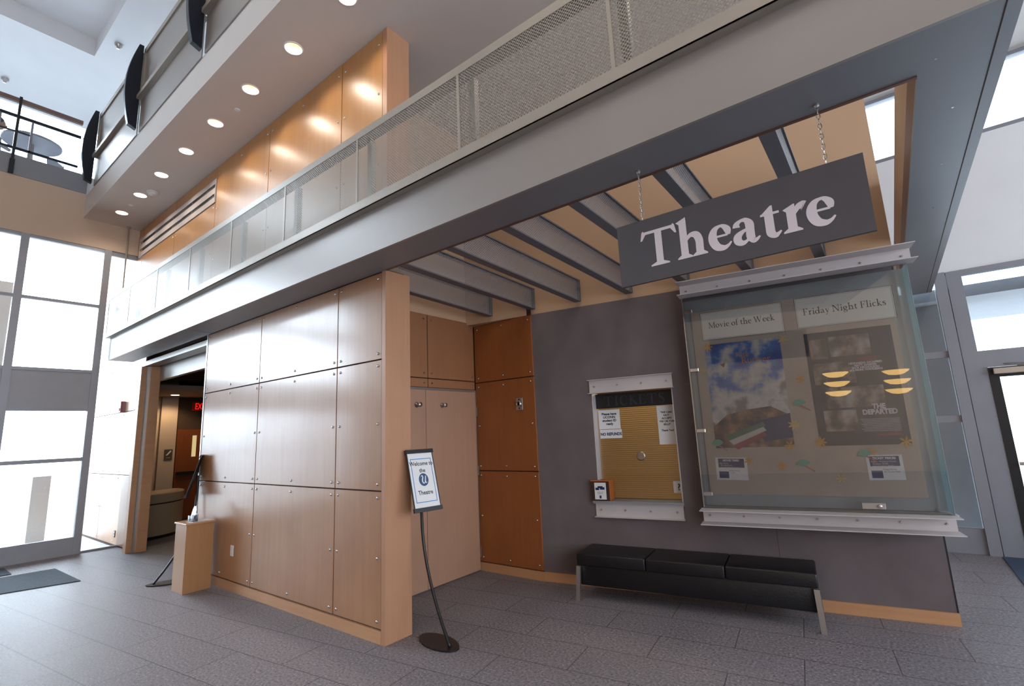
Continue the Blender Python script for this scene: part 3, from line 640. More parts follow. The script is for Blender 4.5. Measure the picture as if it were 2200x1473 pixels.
# outside: canopy and pale masonry that show through the glass
S(MB().box(-1, 8.3, 3.05, 9, 10.6, 3.2).done('trim_10', 'outgrey'))
S(MB().box(.1, 8.6, 0, .80, 9.0, 3.05).done('trim_11', 'outgrey'))
S(MB().box(-13.0, .9, -.02, -12.55, 1.35, 4.4).box(-13.0, -7, 4.4, -12.55, 1.35, 4.75).done('trim_12', 'concrete'))
S(MB().box(-13.0, 1.9, -.02, -12.4, 2.15, 1.2).done('trim_13', 'concrete'))

# ================================================================= INNER LOBBY (through the left entrance)
S(MB().box(-13.1, 2.90, 0, -13.0, 4.27, 3.3).done('wall_lobby_end', 'beige'))
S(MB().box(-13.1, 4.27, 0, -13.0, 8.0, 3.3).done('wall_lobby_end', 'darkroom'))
S(MB().box(-13.0, 3.95, 0, -12.92, 4.27, 2.76).done('wall_lobby_end', 'beige'))
S(MB().box(-13.1, 2.95, 2.74, -11.3, 8.0, 2.84).done('ceiling_lobby', 'beige'))
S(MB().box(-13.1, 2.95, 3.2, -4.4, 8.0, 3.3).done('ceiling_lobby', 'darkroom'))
S(MB().box(-13.1, 8.0, 0, -4.3, 8.1, 3.3).done('wall_lobby_back', 'beige'))
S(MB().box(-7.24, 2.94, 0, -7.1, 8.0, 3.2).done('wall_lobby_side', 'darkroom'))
b0 = MB().box(-.03, 0, 0, .03, 4.9, .12).done('ceiling_baffle', 'darkroom', loc=(-7.7, 3.05, 2.92))
tag(b0, 'dark baffle slat under the inner lobby ceiling', 'ceiling slat', 'baffles over the inner lobby')
for i in range(1, 12):
    c = b0.copy(); C.objects.link(c); c.location = (-7.7-.32*i, 3.05, 2.92)
for o in [x for x in C.objects if x.name.startswith('ceiling_baffle')]: o['group'] = 'baffles over the inner lobby'
dd = S(MB().box(-13.0, 4.30, .02, -12.95, 5.3, 2.0).done('door_3', 'browndoor'))
MB().box(-12.95, 4.615, 1.38, -12.945, 4.70, 1.86).done('door_window', emit('glowing_door_slit', 'ffe2a0', .9), dd)  # glow put into the slit itself, no lit stair is built behind
MB().box(-12.95, 4.32, .99, -12.88, 5.25, 1.06).done('push_bar', 'black', dd)
t = thing('exit_sign', 'small red lit exit sign hanging in the dark inner lobby', 'exit sign', (-12.8, 4.68, 2.42))
MB().box(-.03, -.16, 0, .03, .16, .2).done('housing', 'red', t); MB().box(-.01, -.01, .2, .01, .01, .78).done('hanger', 'black', t)
text('lettering', 'EXIT', .2, 'exit', t, (.032, 0, .035), bold=.002, rot=(PI/2, 0, PI/2), sx=.6)
t = thing('stair_plaque', 'small brown plaque with white stair symbol on tan wall', 'sign', (-12.915, 4.14, 1.35))
MB().box(0, -.08, 0, .012, .08, .22).done('plate', 'brown', t)
MB().prism([(.0135, -.05, .09), (.0135, -.02, .09), (.0135, .05, .17), (.0135, .05, .19), (.0135, .03, .19)], (.001, 0, 0)).done('stair_symbol', 'paper', t)
text('lettering', 'STAIRS', .022, 'paper', t, (.0135, 0, .03), rot=(PI/2, 0, PI/2))
t = thing('reception_counter', 'curved cream counter with dark toe kick inside the inner lobby', 'counter', (-11.6, 3.2, 0))
arc = (-.28, 1.9)
MB().lathe([(0, .055), (.80, .055), (.80, .60), (0, .60)], n=40, a0=arc[0], a1=arc[1]).done('body', 'coanter', t)
MB().lathe([(0, 0), (.77, 0), (.77, .055), (0, .055)], n=40, a0=arc[0], a1=arc[1]).done('toe_kick', 'black', t)
MB().lathe([(0, .60), (.785, .60), (.785, .625), (0, .625)], n=40, a0=arc[0], a1=arc[1]).done('shadow_groove', 'joint', t)
MB().lathe([(0, .625), (.81, .625), (.81, .775), (.79, .79), (0, .79)], n=40, a0=arc[0], a1=arc[1]).done('counter_top', 'coanter', t)

# ================================================================= LAMPS
def spot(loc, power, size=130, blend=.6, rad=.05, col=(1, .87, .73), parent=None):
    l = bpy.data.lights.new('lamp_light', 'SPOT'); l.energy = power; l.spot_size = math.radians(size); l.spot_blend = blend; l.shadow_soft_size = rad; l.color = col
    o = bpy.data.objects.new('lamp_light', l); C.objects.link(o); o.location = loc
    if parent: o.parent = parent
    return o
def downlight(loc, label, power, group, r=HR, recess=True, rad=.05, col=(1, .87, .73)):
    t = thing('recessed_downlight', label, 'ceiling light', loc, 0, group)
    MB().lathe([(r-.004, .002), (r-.002, -.006), (r+.012, -.005), (r+.014, .001)], n=32).done('trim_ring', 'white', t, smooth=True)
    if recess:
        MB().lathe([(r, 0), (r*.9, .08), (r*.72, .16), (.001, .165)], n=32).done('reflector', 'can', t, smooth=True)
        MB().disc((0, 0, .155), r*.55).done('lamp', 'bulb', t)
        spot((0, 0, .06), power, 150, .5, .05, parent=t)
    else:
        MB().disc((0, 0, -.003), r*.95).done('lamp', 'bulb', t)
        spot((0, 0, -.02), power, 150, .5, rad, col, parent=t)
    return t
nm = ['first', 'second', 'third', 'fourth', 'fifth', 'sixth', 'seventh', 'eighth', 'ninth', 'tenth']
for i, x in enumerate(LX):
    downlight((x, YD, ZC), 'round recessed downlight in the long soffit, %s counting from the window end' % nm[i], 42, 'downlights along the upper soffit')
for i, (x, y) in enumerate(((-1.85, 3.3), (-1.15, 3.75), (-.35, 3.8))):
    downlight((x, y, ZC), ['ceiling downlight of the light well nearest the alcove', 'ceiling downlight above the hanging sign', 'ceiling downlight of the light well nearest the bright window'][i], 22, 'downlights above the light well', recess=False, rad=.35)
for i, (x, y) in enumerate(((-12.4, 4.02), (-12.0, 6))):
    downlight((x, y, 2.738), ['glowing round downlight in the inner lobby ceiling', 'downlight farther back in the inner lobby ceiling'][i], 55, 'inner lobby downlights', recess=False, col=(1, .72, .42))
# soffit fittings
for i, (x, y, lab) in enumerate(((-5.79, 2.3, 'small flat sprinkler cap in soffit, nearest the camera'), (-9.58, 2.25, 'small flat sprinkler cap in soffit, near the window end'), (-2.0, 3.6, 'small sprinkler cap on ceiling behind the perforated railing'))):
    tag(MB().lathe([(.001, -.012), (.03, -.012), (.034, -.006), (.034, 0)], n=20).done('flush_sprinkler', 'white', smooth=True, loc=(x, y, ZC)), lab, 'sprinkler')
t = thing('smoke_detector', 'round white smoke detector on soffit beside the downlights', 'smoke detector', (-8.82, 2.33, ZC))
MB().lathe([(.075, 0), (.075, -.02), (.055, -.025)], n=24).done('base', 'white', t, smooth=True)
MB().lathe([(.05, -.02), (.058, -.035), (.05, -.055), (.001, -.06)], n=24).done('sensor_head', 'white', t, smooth=True)
for x, y, z, lab in ((-13.6, .9, ZT, 'small dark sprinkler head on the high white ceiling at the left'), (-10.8, 2.1, ZT, 'small sprinkler head on the high ceiling beside the upper rail')):
    t = thing('fire_sprinkler', lab, 'sprinkler', (x, y, z)); MB().lathe([(.06, 0), (.06, -.03), (.03, -.05), (.03, -.09), (.001, -.09)], n=16).done('body', 'steel', t, smooth=True)
# pendant lamps of the lobby behind the camera: they show as reflections in the display glass
def pendant(loc, lab):
    t = thing('pendant_lamp', lab, 'pendant lamp', loc, 0, 'three tier bowl pendants of the lobby')
    MB().tube([(0, 0, .7), (0, 0, 2.4)], .012).done('stem', 'steel', t)
    for k in range(3):
        MB().lathe([(.02, .25*k), (.16, .25*k+.02), (.27, .25*k+.09), (.30, .25*k+.13)], n=28).done('bowl', 'pend', t, smooth=True)
    return t

# ================================================================= BALCONY RAILING
rl = thing('balcony_railing', 'long perforated silver railing on top of the canopy beam', 'railing', (-10.4, 2.28, 3.49))
ox = -10.4
seams = [-10.4, -9.28, -8.07, -6.88, -5.69, -4.50, -3.30, -2.115, -.945, .24, .60]
for a, b in zip(seams, seams[1:]):
    MB().box(a-ox+.012, 0, .075, b-ox-.012, .003, .655).done('perforated_panel', 'perf', rl)
for a in seams[:-1]:
    MB().box(a-ox-.012, -.003, .06, a-ox+.012, .004, .66).done('seam_strip', 'alu2', rl)
    MB().box(a-ox+.02, .09, .02, a-ox+.075, .14, .66).done('post', 'alu2', rl)
MB().box(0, -.004, .655, 11.0, .10, .725).bevel(.003, 1).done('top_rail', 'alu2', rl)
MB().box(0, -.004, -.005, 11.0, .004, .075).box(0, -.004, -.005, 11.0, .07, .0).done('bottom_rail', 'alu2', rl)
MB().box(0, .004, .0, 11.0, .06, .012).done('ledge', 'alu2', rl)

# third level aluminium rail with dark bowed brackets
rx = thing('upper_railing', 'pale metal panel railing with ledge on the upper slab edge', 'railing', (-10.3, 1.855, 6.035))
fx = [-10.25, -7.98, -5.72, -3.46, -1.2]
for a, b in zip(fx, fx[1:]):
    a += 10.3; b += 10.3
    MB().box(a+.08, 0, .0, b-.005, .013, .50).done('lower_panel', 'alu', rx)
    MB().box(a+.08, -.06, .50, b-.005, .03, .56).done('ledge', 'alu2', rx)
    MB().box(a+.10, .0, .60, b-.10, .012, 1.25).done('upper_panel', 'alu', rx)
    q = MB().box(a+.08, -.02, .56, a+.13, .02, 1.30).box(b-.10, -.02, .56, b-.03, .02, 1.30).box(a+.08, -.02, 1.25, b-.01, .02, 1.33).done('panel_frame', 'alu2', rx)
def fin(x, lab):
    prof = []
    for k in range(13):
        t_ = k/12; prof.append((0, -.02-.135*math.sin(PI*(.12+.80*t_))+.03*t_, .10+t_*1.30))
    pts = prof+[(0, .03, 1.40), (0, .03, .06)]
    o = MB().prism(pts, (.07, 0, 0)).done('bowed_bracket', 'blackfin', loc=(x, 1.80, 6.02))
    return tag(o, lab, 'bracket', 'dark bowed brackets of the upper rail')
for x, l in zip(fx, ('dark bowed bracket at the corner by the table upstairs', 'dark bowed bracket, middle one of the three in view', 'dark bowed bracket cut off by the top of the picture', 'dark bowed bracket farther along, above the picture', 'dark bowed bracket at the near end of the upper rail')): fin(x, l)
# third level side railing at the left
sr = thing('side_railing', 'open railing with brown handrail along the upstairs floor edge', 'railing', (XL-.03, 1.72, 6.42))
MB().box(-.03, -7.5, .93, .03, 0, 1.0).done('handrail', 'handrail', sr)
MB().box(-.015, -7.5, .66, .015, 0, .71).done('upper_bar', 'blackfin', sr)
MB().box(-.01, -7.5, .40, .01, -.62, .425).done('middle_bar', 'blackfin', sr)
MB().box(-.012, -7.5, .10, .012, 0, .14).done('lower_bar', 'blackfin', sr)
for y in (-.62, -1.0, -2.2, -3.4): MB().box(-.012, y-.015, 0, .012, y+.015, .70).done('baluster', 'frame2', sr)
for y in (-.80, -2.8): MB().box(-.005, y-.018, -.33, .055, y+.018, 1.02).box(-.005, y-.03, -.34, .075, y+.03, -.1).done('post', 'black', sr)
# furniture and person upstairs
t = thing('round_cafe_table', 'round grey cafe table seen from below behind the upstairs railing', 'table', (-11.65, 1.22, 6.42))
MB().lathe([(.001, .70), (.40, .70), (.41, .715), (.41, .735), (.001, .735)], n=36).done('table_top', 'frame2', t)
MB().tube([(0, 0, .02), (0, 0, .70)], .035).done('pedestal', 'steel', t); MB().lathe([(.001, .03), (.22, .02), (.23, 0)], n=24).done('base', 'steel', t)
def chair(loc, rz, lab):
    t = thing('cafe_chair', lab, 'chair', loc, rz, 'upstairs cafe chairs')
    MB().box(-.21, -.2, .43, .21, .2, .455).bevel(.01, 2).done('seat', 'frame2', t)
    MB().prism([(-.2, .2, .6), (.2, .2, .6), (.2, .26, .84), (.12, .28, .88), (-.12, .28, .88), (-.2, .26, .84)], (0, .012, .003)).done('backrest', 'frame2', t)
    for sx in (-1, 1):
        MB().tube([(sx*.18, -.18, .44), (sx*.2, -.22, 0)], .011).done('leg', 'steel', t)
        MB().tube([(sx*.19, .27, .86), (sx*.18, .2, .44), (sx*.2, .25, 0)], .011).done('leg', 'steel', t)
    return t
chair((-12.2, 1.83, 6.42), 2.3, 'cafe chair seen from below near the upstairs corner bracket')
chair((-12.75, 1.60, 6.42), .4, 'cafe chair farther back behind the round table upstairs')
p = thing('person', 'person in a grey shirt sitting upstairs at the picture edge', 'person', (-12.35, .80, 6.42))
bmk = MB()
# seated body grown as one skin
verts = [((0, 0, .50), .15), ((0, 0, .72), .15), ((0, .0, .95), .17), ((0, 0, 1.06), .07), ((0, .01, 1.14), .055),
         ((-.19, 0, .98), .06), ((-.23, .05, .74), .045), ((-.12, .22, .72), .035), ((.19, 0, .98), .06), ((.23, .05, .74), .045), ((.12, .22, .72), .035),
         ((-.10, .05, .48), .085), ((-.11, .42, .48), .065), ((-.11, .44, .08), .045), ((-.11, .55, .04), .035), ((.10, .05, .48), .085), ((.11, .42, .48), .065), ((.11, .44, .08), .045), ((.11, .55, .04), .035)]
edges = [(0, 1), (1, 2), (2, 3), (3, 4), (2, 5), (5, 6), (6, 7), (2, 8), (8, 9), (9, 10), (0, 11), (11, 12), (12, 13), (13, 14), (0, 15), (15, 16), (16, 17), (17, 18)]
me = bpy.data.meshes.new('body'); me.from_pydata([v[0] for v in verts], edges, []); bo = bpy.data.objects.new('body', me); C.objects.link(bo); bo.parent = p
me.materials.append(M['cloth']); mod = bo.modifiers.new('skin', 'SKIN'); bmk.bm.free()
if not me.skin_vertices:
    bmx = bmesh.new(); bmx.from_mesh(me); bmx.verts.layers.skin.verify(); bmx.to_mesh(me); bmx.free()
for i, v in enumerate(verts):
    me.skin_vertices[0].data[i].radius = (v[1], v[1]*.8); me.skin_vertices[0].data[i].use_root = (i == 0)
bo.modifiers.new('sub', 'SUBSURF').levels = 1; bo.modifiers['sub'].render_levels = 1
hd = MB().ball((0, .02, 1.24), .105, 3, (.82, .95, 1.15)); hd.ball((0, .125, 1.23), .016, 1, (1, 1.2, 1.4)).ball((-.088, .02, 1.23), .022, 1, (.5, 1, 1.4)).ball((.088, .02, 1.23), .022, 1, (.5, 1, 1.4)).ball((0, .112, 1.19), .014, 1, (1.8, .6, .6)).ball((-.035, .108, 1.26), .01, 1).ball((.035, .108, 1.26), .01, 1)
hd.done('head', 'skin', p, smooth=True)
MB().ball((0, -.005, 1.275), .112, 3, (.88, .98, 1.02)).done('hair', 'hair', p, smooth=True)

# ================================================================= WALL FITTINGS
t = thing('linear_air_diffuser', 'long pale slot diffuser on the upper wood wall', 'air vent', (-10.60, YW, 5.075))
MB().box(0, .002, 0, 3.28, .016, .37).done('backing', 'black', t)
for z0, z1 in ((0, .085), (.145, .235), (.295, .37)): MB().box(0, -.012, z0, 3.28, .0, z1).done('blade', 'whitemetal', t)
for x in (0, 3.27): MB().box(x, -.014, 0, x+.012, .002, .37).done('end_plate', 'whitemetal', t)
for x in (.8, 1.6, 2.4): MB().box(x, -.002, .085, x+.012, .002, .145).box(x, -.002, .235, x+.012, .002, .295).done('divider', 'frame', t)
t = thing('hanging_rod', 'thin metal rod hanging from the soffit near the windows', 'rod', (-10.62, 2.5, 4.22))
MB().tube([(0, 0, 0), (0, 0, 1.41)], .012).done('rod', 'steel', t); MB().lathe([(.03, 1.41), (.03, 1.395), (.012, 1.385)], n=12).done('ceiling_flange', 'steel', t)
t = thing('fire_alarm', 'dark red fire alarm box on the sunlit panel left of the entrance', 'fire alarm', (-11.0, 2.78, 2.27))
MB().box(-.07, -.07, 0, .07, 0, .2).bevel(.006, 1).done('housing', 'red', t); MB().box(-.03, -.08, .03, .03, -.07, .08).done('strobe_lens', 'paper', t)
def outlet(loc, lab, m):
    t = thing('wall_outlet', lab, 'outlet', loc)
    MB().box(-.035, -.008, -.057, .035, 0, .057).bevel(.002, 1).done('cover_plate', m, t)
    MB().box(-.015, -.010, .008, .015, -.008, .035).box(-.015, -.010, -.035, .015, -.008, -.008).done('socket', 'paper' if m != 'paper' else 'signpaper', t)
outlet((-6.19, YW+.002, .43), 'white power outlet low on the wood panel wall', 'paper'); outlet((-10.87, 2.782, .2), 'small dark outlet low on the wall beside the glass', 'black')
t = thing('door_magnet', 'square steel door holder plate on the warmly lit wood wall', 'door holder', (-3.5, 4.702, 1.945))
MB().box(-.05, -.012, -.075, .05, 0, .075).bevel(.008, 2).done('plate', 'steel', t)
MB().lathe([(.035, -.012), (.035, -.03), (.024, -.034)], n=20, axis='Y').done('magnet_ring', 'chrome', t, smooth=True)
MB().lathe([(.024, -.02), (.001, -.021)], n=20, axis='Y').done('magnet_face', 'black', t)
for z in (-.052, .052): MB().lathe([(.01, -.012), (.008, -.018), (.001, -.018)], c=(0, 0, z), n=10, axis='Y').done('bolt', 'black', t)

# ================================================================= JOISTS OVER THE LIGHT WELL
jt = thing('perforated_joist', '', 'ceiling joist', (0, 0, 0))
def joist_parts(t, y0, y1):
    MB().box(-.004, y0, .012, .0, y1, .245).done('web', 'perfj', t)
    MB().box(-.07, y0, 0, .012, y1, .012).done('bottom_flange', 'joist', t)
    MB().box(-.07, y0, .245, .012, y1, .258).done('top_flange', 'joist', t)
    e = MB().box(.0, y1-.05, .012, .007, y1-.012, .245).box(-.05, y1-.012, 0, .012, y1-.002, .26).done('end_plate', 'joist', t)
    for k in range(4): MB().lathe([(.006, 0), (.004, .004), (.001, .005)], c=(0, 0, 0), n=6).done('bolt', 'screw', e).matrix_local = Matrix.Translation((.0075, y1-.031, .05+.05*k)) @ Matrix.Rotation(PI/2, 4, 'Y')
xs = [-3.82, -3.235, -2.66, -2.07, -1.48, -.885, -.29]
jl = ['perforated joist deepest in the alcove, above the double door', 'second perforated joist out from the alcove doors', 'third perforated joist out from the alcove doors', 'perforated joist just left of the hanging sign', 'perforated joist passing behind the first half of the sign', 'perforated joist behind the right half of the sign', 'perforated joist nearest the bright window at the right']
bpy.data.objects.remove(jt)
for x, l in zip(xs, jl):
    ye = 4.72+(x+3.287)*math.tan(TH)+.004
    t = thing('perforated_joist', l, 'ceiling joist', (x, 2.705, 3.13), 0, 'joists over the light well')
    t.rotation_euler = (-.034, 0, 0)
    joist_parts(t, 0, ye-2.705)

# ================================================================= THEATRE SIGN
t = thing('hanging_sign', 'long charcoal sign lettered Theatre hung on two chains', 'sign', (-1.15, 2.6, 2.426))
MB().box(0, 0, 0, 1.21, .02, .372).done('board', 'signgrey', t)
bm = bmesh.new()
for ch, x in zip('Theatre', (.139, .342, .512, .632, .762, .860, .963)): glyph(bm, ch, x, .082, .213, .188)
mb = MB(); mb.bm.free(); mb.bm = bm; o = mb.done('lettering', 'letter', t); o.location = (0, -.0015, 0)
def chain(x, lab):
    c = thing('hanging_chain', lab, 'chain', (x, 2.606, 2.798), 0, 'chains holding the sign')
    n = 12; h = (ZS-2.798)/n
    mb = MB()
    for k in range(n):
        cz = h*(k+.5); pts = []
        for a in range(13):
            tt = 2*PI*a/12; u_ = .0075*math.cos(tt); w_ = (h*.62)*math.sin(tt)
            pts.append((u_ if k % 2 else 0, 0 if k % 2 else u_, cz+w_))
        mb.tube(pts, .0022, 5, False)
    mb.done('links', 'steel', c); MB().lathe([(.012, h*n), (.012, h*n-.01), (.004, h*n-.02)], n=10).done('eye_hook', 'steel', c)
chain(.163-1.15, 'thin steel chain at the left end of the hanging sign'); chain(1.07-1.15, 'thin steel chain at the right end of the hanging sign')

# ================================================================= TICKET WINDOW
t = thing('ticket_window', 'ticket window with white steel channels in the grey wall', 'ticket window', WP(0), TH)
def channel(x0, x1, z0, z1, n, par, dep=.05):
    c = MB().box(x0, -.012, z0, x1, -.004, z1).box(x0-.01, -dep, z1-.006, x1+.01, 0, z1).box(x0-.01, -dep, z0, x1+.01, 0, z0+.006).done('steel_channel', 'whitemetal', par)
    for k in range(n):
        x = x0+.06+(x1-x0-.12)*k/(n-1)
        MB().lathe([(.009, -.012), (.009, -.02), (.006, -.024), (.001, -.024)], c=(x, 0, (z0+z1)/2), n=8, axis='Y').done('bolt', 'screw', c)
channel(.675, 1.565, 1.995, 2.145, 4, t); channel(.655, 1.55, .70, .845, 4, t)
MB().box(.64, -.06, .848, 1.57, .15, .866).done('sill', 'frame', t)
MB().box(.691, .0, .866, .70, .18, 2.0).box(1.545, 0, .866, 1.554, .18, 2.0).done('jamb', 'whitemetal', t)
MB().box(.70, .125, .866, 1.545, .129, 1.995).done('window_pane', 'glass', t)
bl = MB()
for k in range(46):
    z = .875+k*.0215
    if z > 1.86: break
    bl.quad((.70, .150, z), (1.545, .150, z), (1.545, .168, z+.0175), (.70, .168, z+.0175))
bl.done('blind', 'blind', t)
hb = MB().box(.70, .105, 1.83, 1.545, .12, 1.99).done('header_band', 'black', t)
serif('lettering', 'TICKETS', .105, .16, mat('tickets_ink', '34343c', .5), t, (1.13, .103, 1.855), track=.12)
MB().lathe([(.048, .119), (.048, .11), (.036, .108)], c=(1.148, 0, 1.31), n=28, axis='Y').done('speak_ring', 'steel', t, smooth=True)
sp = MB()
for k in range(5): sp.box(1.148-.033+.004*abs(k-2), .113, 1.31-.03+.0125*k, 1.148+.033-.004*abs(k-2), .118, 1.31-.023+.0125*k)
sp.done('speak_grille', 'steel', t)
def note(name, lab, u0, u1, z0, z1, o, m='paper', cat='notice', rot=0):
    n = thing(name, lab, cat, WP((u0+u1)/2, (z0+z1)/2, o), TH)
    if rot: n.rotation_euler = (0, rot, TH)
    w_, h_ = (u1-u0)/2, (z1-z0)/2
    MB().box(-w_, 0, -h_, w_, .001, h_).done('sheet', m, n); return n
n = note('paper_notice', 'white sheet in ticket window asking for student ID', .715, .955, 1.605, 1.815, -.118)
text('lettering', 'Please have\nUCONN\nstudent ID\nready', .036, 'ink', n, (0, -.001, .048), bold=.0012, line=1.0)
n = note('paper_notice', 'white strip in ticket window reading NO REFUNDS', .72, .965, 1.505, 1.60, -.118)
text('lettering', 'NO REFUNDS', .042, 'inkblue', n, (0, -.001, -.016), bold=.0018, sx=.92)
n = note('paper_notice', 'white sheet on large bills at the right of the ticket window', 1.355, 1.545, 1.425, 1.825, -.118)
text('lettering', '"WE CAN\nNOT\nACCEPT\n$50 OR $100\nBILLS"\n\nThank You!', .027, 'ink', n, (0, -.001, .12), bold=.001, line=1.15)
n = note('paper_notice', 'small white sheet with dark curl in ticket window corner', 1.45, 1.54, .94, 1.055, -.118)
text('lettering', '?', .09, 'inkblue', n, (.01, -.001, -.03), bold=.002)
t = thing('donation_box', 'small orange wooden box with white card on ticket window sill', 'box', WP(.625, .866, .04), TH)
MB().box(0, .0, 0, .2, .16, .2).bevel(.003, 1).done('body', 'orangewood', t)
MB().box(-.004, -.004, .2, .204, .164, .21).done('lid', 'orangewood', t)
MB().box(.06, .075, .2102, .14, .085, .2112).done('slot', 'black', t)
MB().box(.0, -.003, .0, .2, .0, .2).done('front_face', 'joint', t)
cd = MB().box(.04, -.006, .015, .165, -.003, .185).done('card', 'paper', t)
pm = MB().box(.05, -.007, .11, .09, -.006, .135).box(.1, -.007, .115, .15, -.006, .14).box(.075, -.007, .13, .13, -.006, .15).box(.09, -.007, .025, .11, -.006, .055).done('print', 'inkblue', cd)
text('lettering', 'Support the\nDonations', .014, 'ink', cd, (.1, -.007, .085))
spl = bpy.data.lights.new('booth_light', 'AREA'); spl.energy = 70; spl.size = 1.2; spl.color = (1, .72, .38)
o = bpy.data.objects.new('booth_light', spl); C.objects.link(o); o.location = WP(1.3, 2.75, -1.3); o.rotation_euler = Vector((U*-.0+NO*1.0+Vector((0, 0, -.8)))).to_track_quat('-Z', 'Y').to_euler()
t = thing('booth_ceiling_light', 'warm ceiling light inside the ticket booth', 'ceiling light', WP(1.3, 3.0, -1.3), TH)
MB().lathe([(.2, 0), (.2, -.05), (.14, -.08), (.001, -.09)], n=24).done('diffuser', 'white', t, smooth=True)

# ================================================================= DISPLAY CASE
t = thing('display_case', 'large glass poster case with white steel channels on the grey wall', 'display case', WP(0), TH)
channel(1.755, 3.615, 2.865, 3.0, 7, t, .175); channel(1.75, 3.575, .72, .845, 7, t, .175)
for c in [x for x in C.objects if x.name.startswith('steel_channel') and x.parent == t]:
    c.location = (0, -.15, 0)
# channels stand off the wall: closing plates behind
MB().box(1.755, -.16, 2.99, 3.62, 0, 3.0).box(1.75, -.16, .836, 3.60, 0, .845).box(1.755, -.16, 2.865, 1.763, 0, 2.99).box(1.75, -.16, .72, 1.758, 0, .836).done('channel_return', 'whitemetal', t)
MB().box(1.765, -.008, .85, 3.58, -.003, 2.865).done('back_panel', 'frost', t)
MB().box(1.765, -.162, .85, 3.575, -.156, 2.865).done('front_pane', 'caseglass', t)
MB().box(3.572, -.156, .85, 3.58, .06, 2.865).done('side_pane', 'daylight_glass', t)
MB().box(1.76, -.164, .85, 1.768, -.003, 2.865).done('left_edge', 'chrome', t)
MB().box(1.82, -.035, .955, 3.46, -.01, 2.73).done('pinboard', 'board', t)
for z in (2.72, 2.136, 1.553, .974): MB().box(1.77, -.172, z-.017, 1.85, -.150, z+.017).bevel(.003, 1).done('hinge_clip', 'chrome', t)
lk = MB().box(2.99, -.170, .875, 3.15, -.150, .925).bevel(.003, 1).done('lock_plate', 'steel', t)
MB().lathe([(.016, -.17), (.016, -.185), (.012, -.19), (.001, -.19)], c=(3.11, 0, .9), n=16, axis='Y').done('lock_cylinder', 'chrome', lk, smooth=True)

OB = .037
def headcard(lab, u0, u1, z0, z1, s, size):
    n = note('heading_card', lab, u0, u1, z0, z1, OB+.003, 'signpaper', 'sign card')
    w_, h_ = (u1-u0)/2, (z1-z0)/2; b = MB()
    for i, (g, tk) in enumerate(((0, .003), (.010, .0015))):
        b.box(-w_+g, -.001, -h_+g, w_-g, -.0004, -h_+g+tk).box(-w_+g, -.001, h_-g-tk, w_-g, -.0004, h_-g).box(-w_+g, -.001, -h_+g, -w_+g+tk, -.0004, h_-g).box(w_-g-tk, -.001, -h_+g, w_-g, -.0004, h_-g)
    b.done('border', 'ink', n)
    serif('lettering', s, size, .13, 'ink', n, (0, -.0015, -size*.38), track=.02)
headcard('cream card reading Movie of the Week in the glass case', 1.905, 2.63, 2.43, 2.715, 'Movie of the Week', .058)
headcard('cream card reading Friday Night Flicks in the glass case', 2.735, 3.475, 2.44, 2.725, 'Friday Night Flicks', .060)
# posters: plain stand-in pictures with their lettering
n = note('movie_poster', 'blue and white cloudy sky poster under the Movie of the Week card', 1.914, 2.576, 1.38, 2.385, OB+.003, pic_mat('cloud_print', ['1c3f8a', '3a68b0', 'b8b4ae', 'd0cbc2', '8a8078'], 5, .30, .68, (-.30, .02)), 'poster')
MB().prism([(-.33, -.0012, -.50), (.33, -.0012, -.50), (.33, -.0012, -.22), (.18, -.0012, -.13), (-.02, -.0012, -.15), (-.2, -.0012, -.19), (-.33, -.0012, -.3)], (0, .0005, 0)).done('brown_ground_print', pic_mat('brown_print', ['2a2020', '6b4a34', '9a7350'], 9), n)
MB().prism([(-.02, -.002, -.28), (.33, -.002, -.2), (.33, -.002, -.42), (.1, -.002, -.45)], (0, .0005, 0)).done('blue_print', 'inkblue', n)
for i, (c, z) in enumerate((('3c6a4c', -.33), ('c4beb4', -.375), ('8a2a34', -.42))):
    MB().prism([(-.24+i*.03, -.0028, z-.06), (.1, -.0028, z+.06), (.12, -.0028, z+.025), (-.2+i*.03, -.0028, z-.1)], (0, .0005, 0)).done('stripe_print', mat('stripe_ink', c, .6), n)
MB().prism([(-.21, -.002, .30), (-.16, -.002, .31), (-.175, -.002, .265)], (0, .0005, 0)).done('kite_print', mat('kite_ink', '7a2a2a', .6), n)
M['orangeink'] = mat('orange_ink', 'b87a34', .6); M['redink'] = mat('red_ink', '8a1f1f', .6); M['greyink'] = mat('grey_ink', '9b9a9e', .6)
text('lettering', 'The', .03, 'orangeink', n, (-.10, -.0025, .34)); text('lettering', 'Kite', .07, 'orangeink', n, (-.0, -.0025, .355)); text('lettering', 'Runner', .085, 'orangeink', n, (.11, -.0025, .29))
n = note('movie_poster', 'black poster with grey and brown block print under the Friday card', 2.771, 3.417, 1.38, 2.385, OB+.003, mat('black_print', '101014', .45), 'poster')
pm = pic_mat('block_print', ['1c1a1a', '4c4038', '8a7868', 'a8a29c'], 7)
for x0, z0, x1, z1 in ((-.29, .26, -.16, .44), (-.14, .27, .16, .45), (-.29, .03, .02, .22), (-.22, -.18, .20, .0), (-.26, -.38, -.02, -.2)):
    MB().box(x0, -.0016, z0, x1, -.0011, z1).done('block_print', pm, n)
text('lettering', 'THE\nDEPARTED', .058, 'letter', n, (.145, -.002, -.20), bold=.0028, sx=.86, line=.8)
text('lettering', 'LEONARDO DiCAPRIO\nMATT DAMON\nJACK NICHOLSON\nand MARK WAHLBERG', .0235, 'letter', n, (.10, -.0022, .19), bold=.0012, line=.85)
b = MB()
for k in range(8): b.box(.0+.01*(k % 3), -.002, -.29-.014*k, .27, -.0015, -.283-.014*k)
b.done('credit_lines', 'greyink', n)
b = MB()
for k in range(3): b.box(.03+.02*(k % 2), -.002, .215+.013*k, .18+.03*(k == 2), -.0015, .222+.013*k)
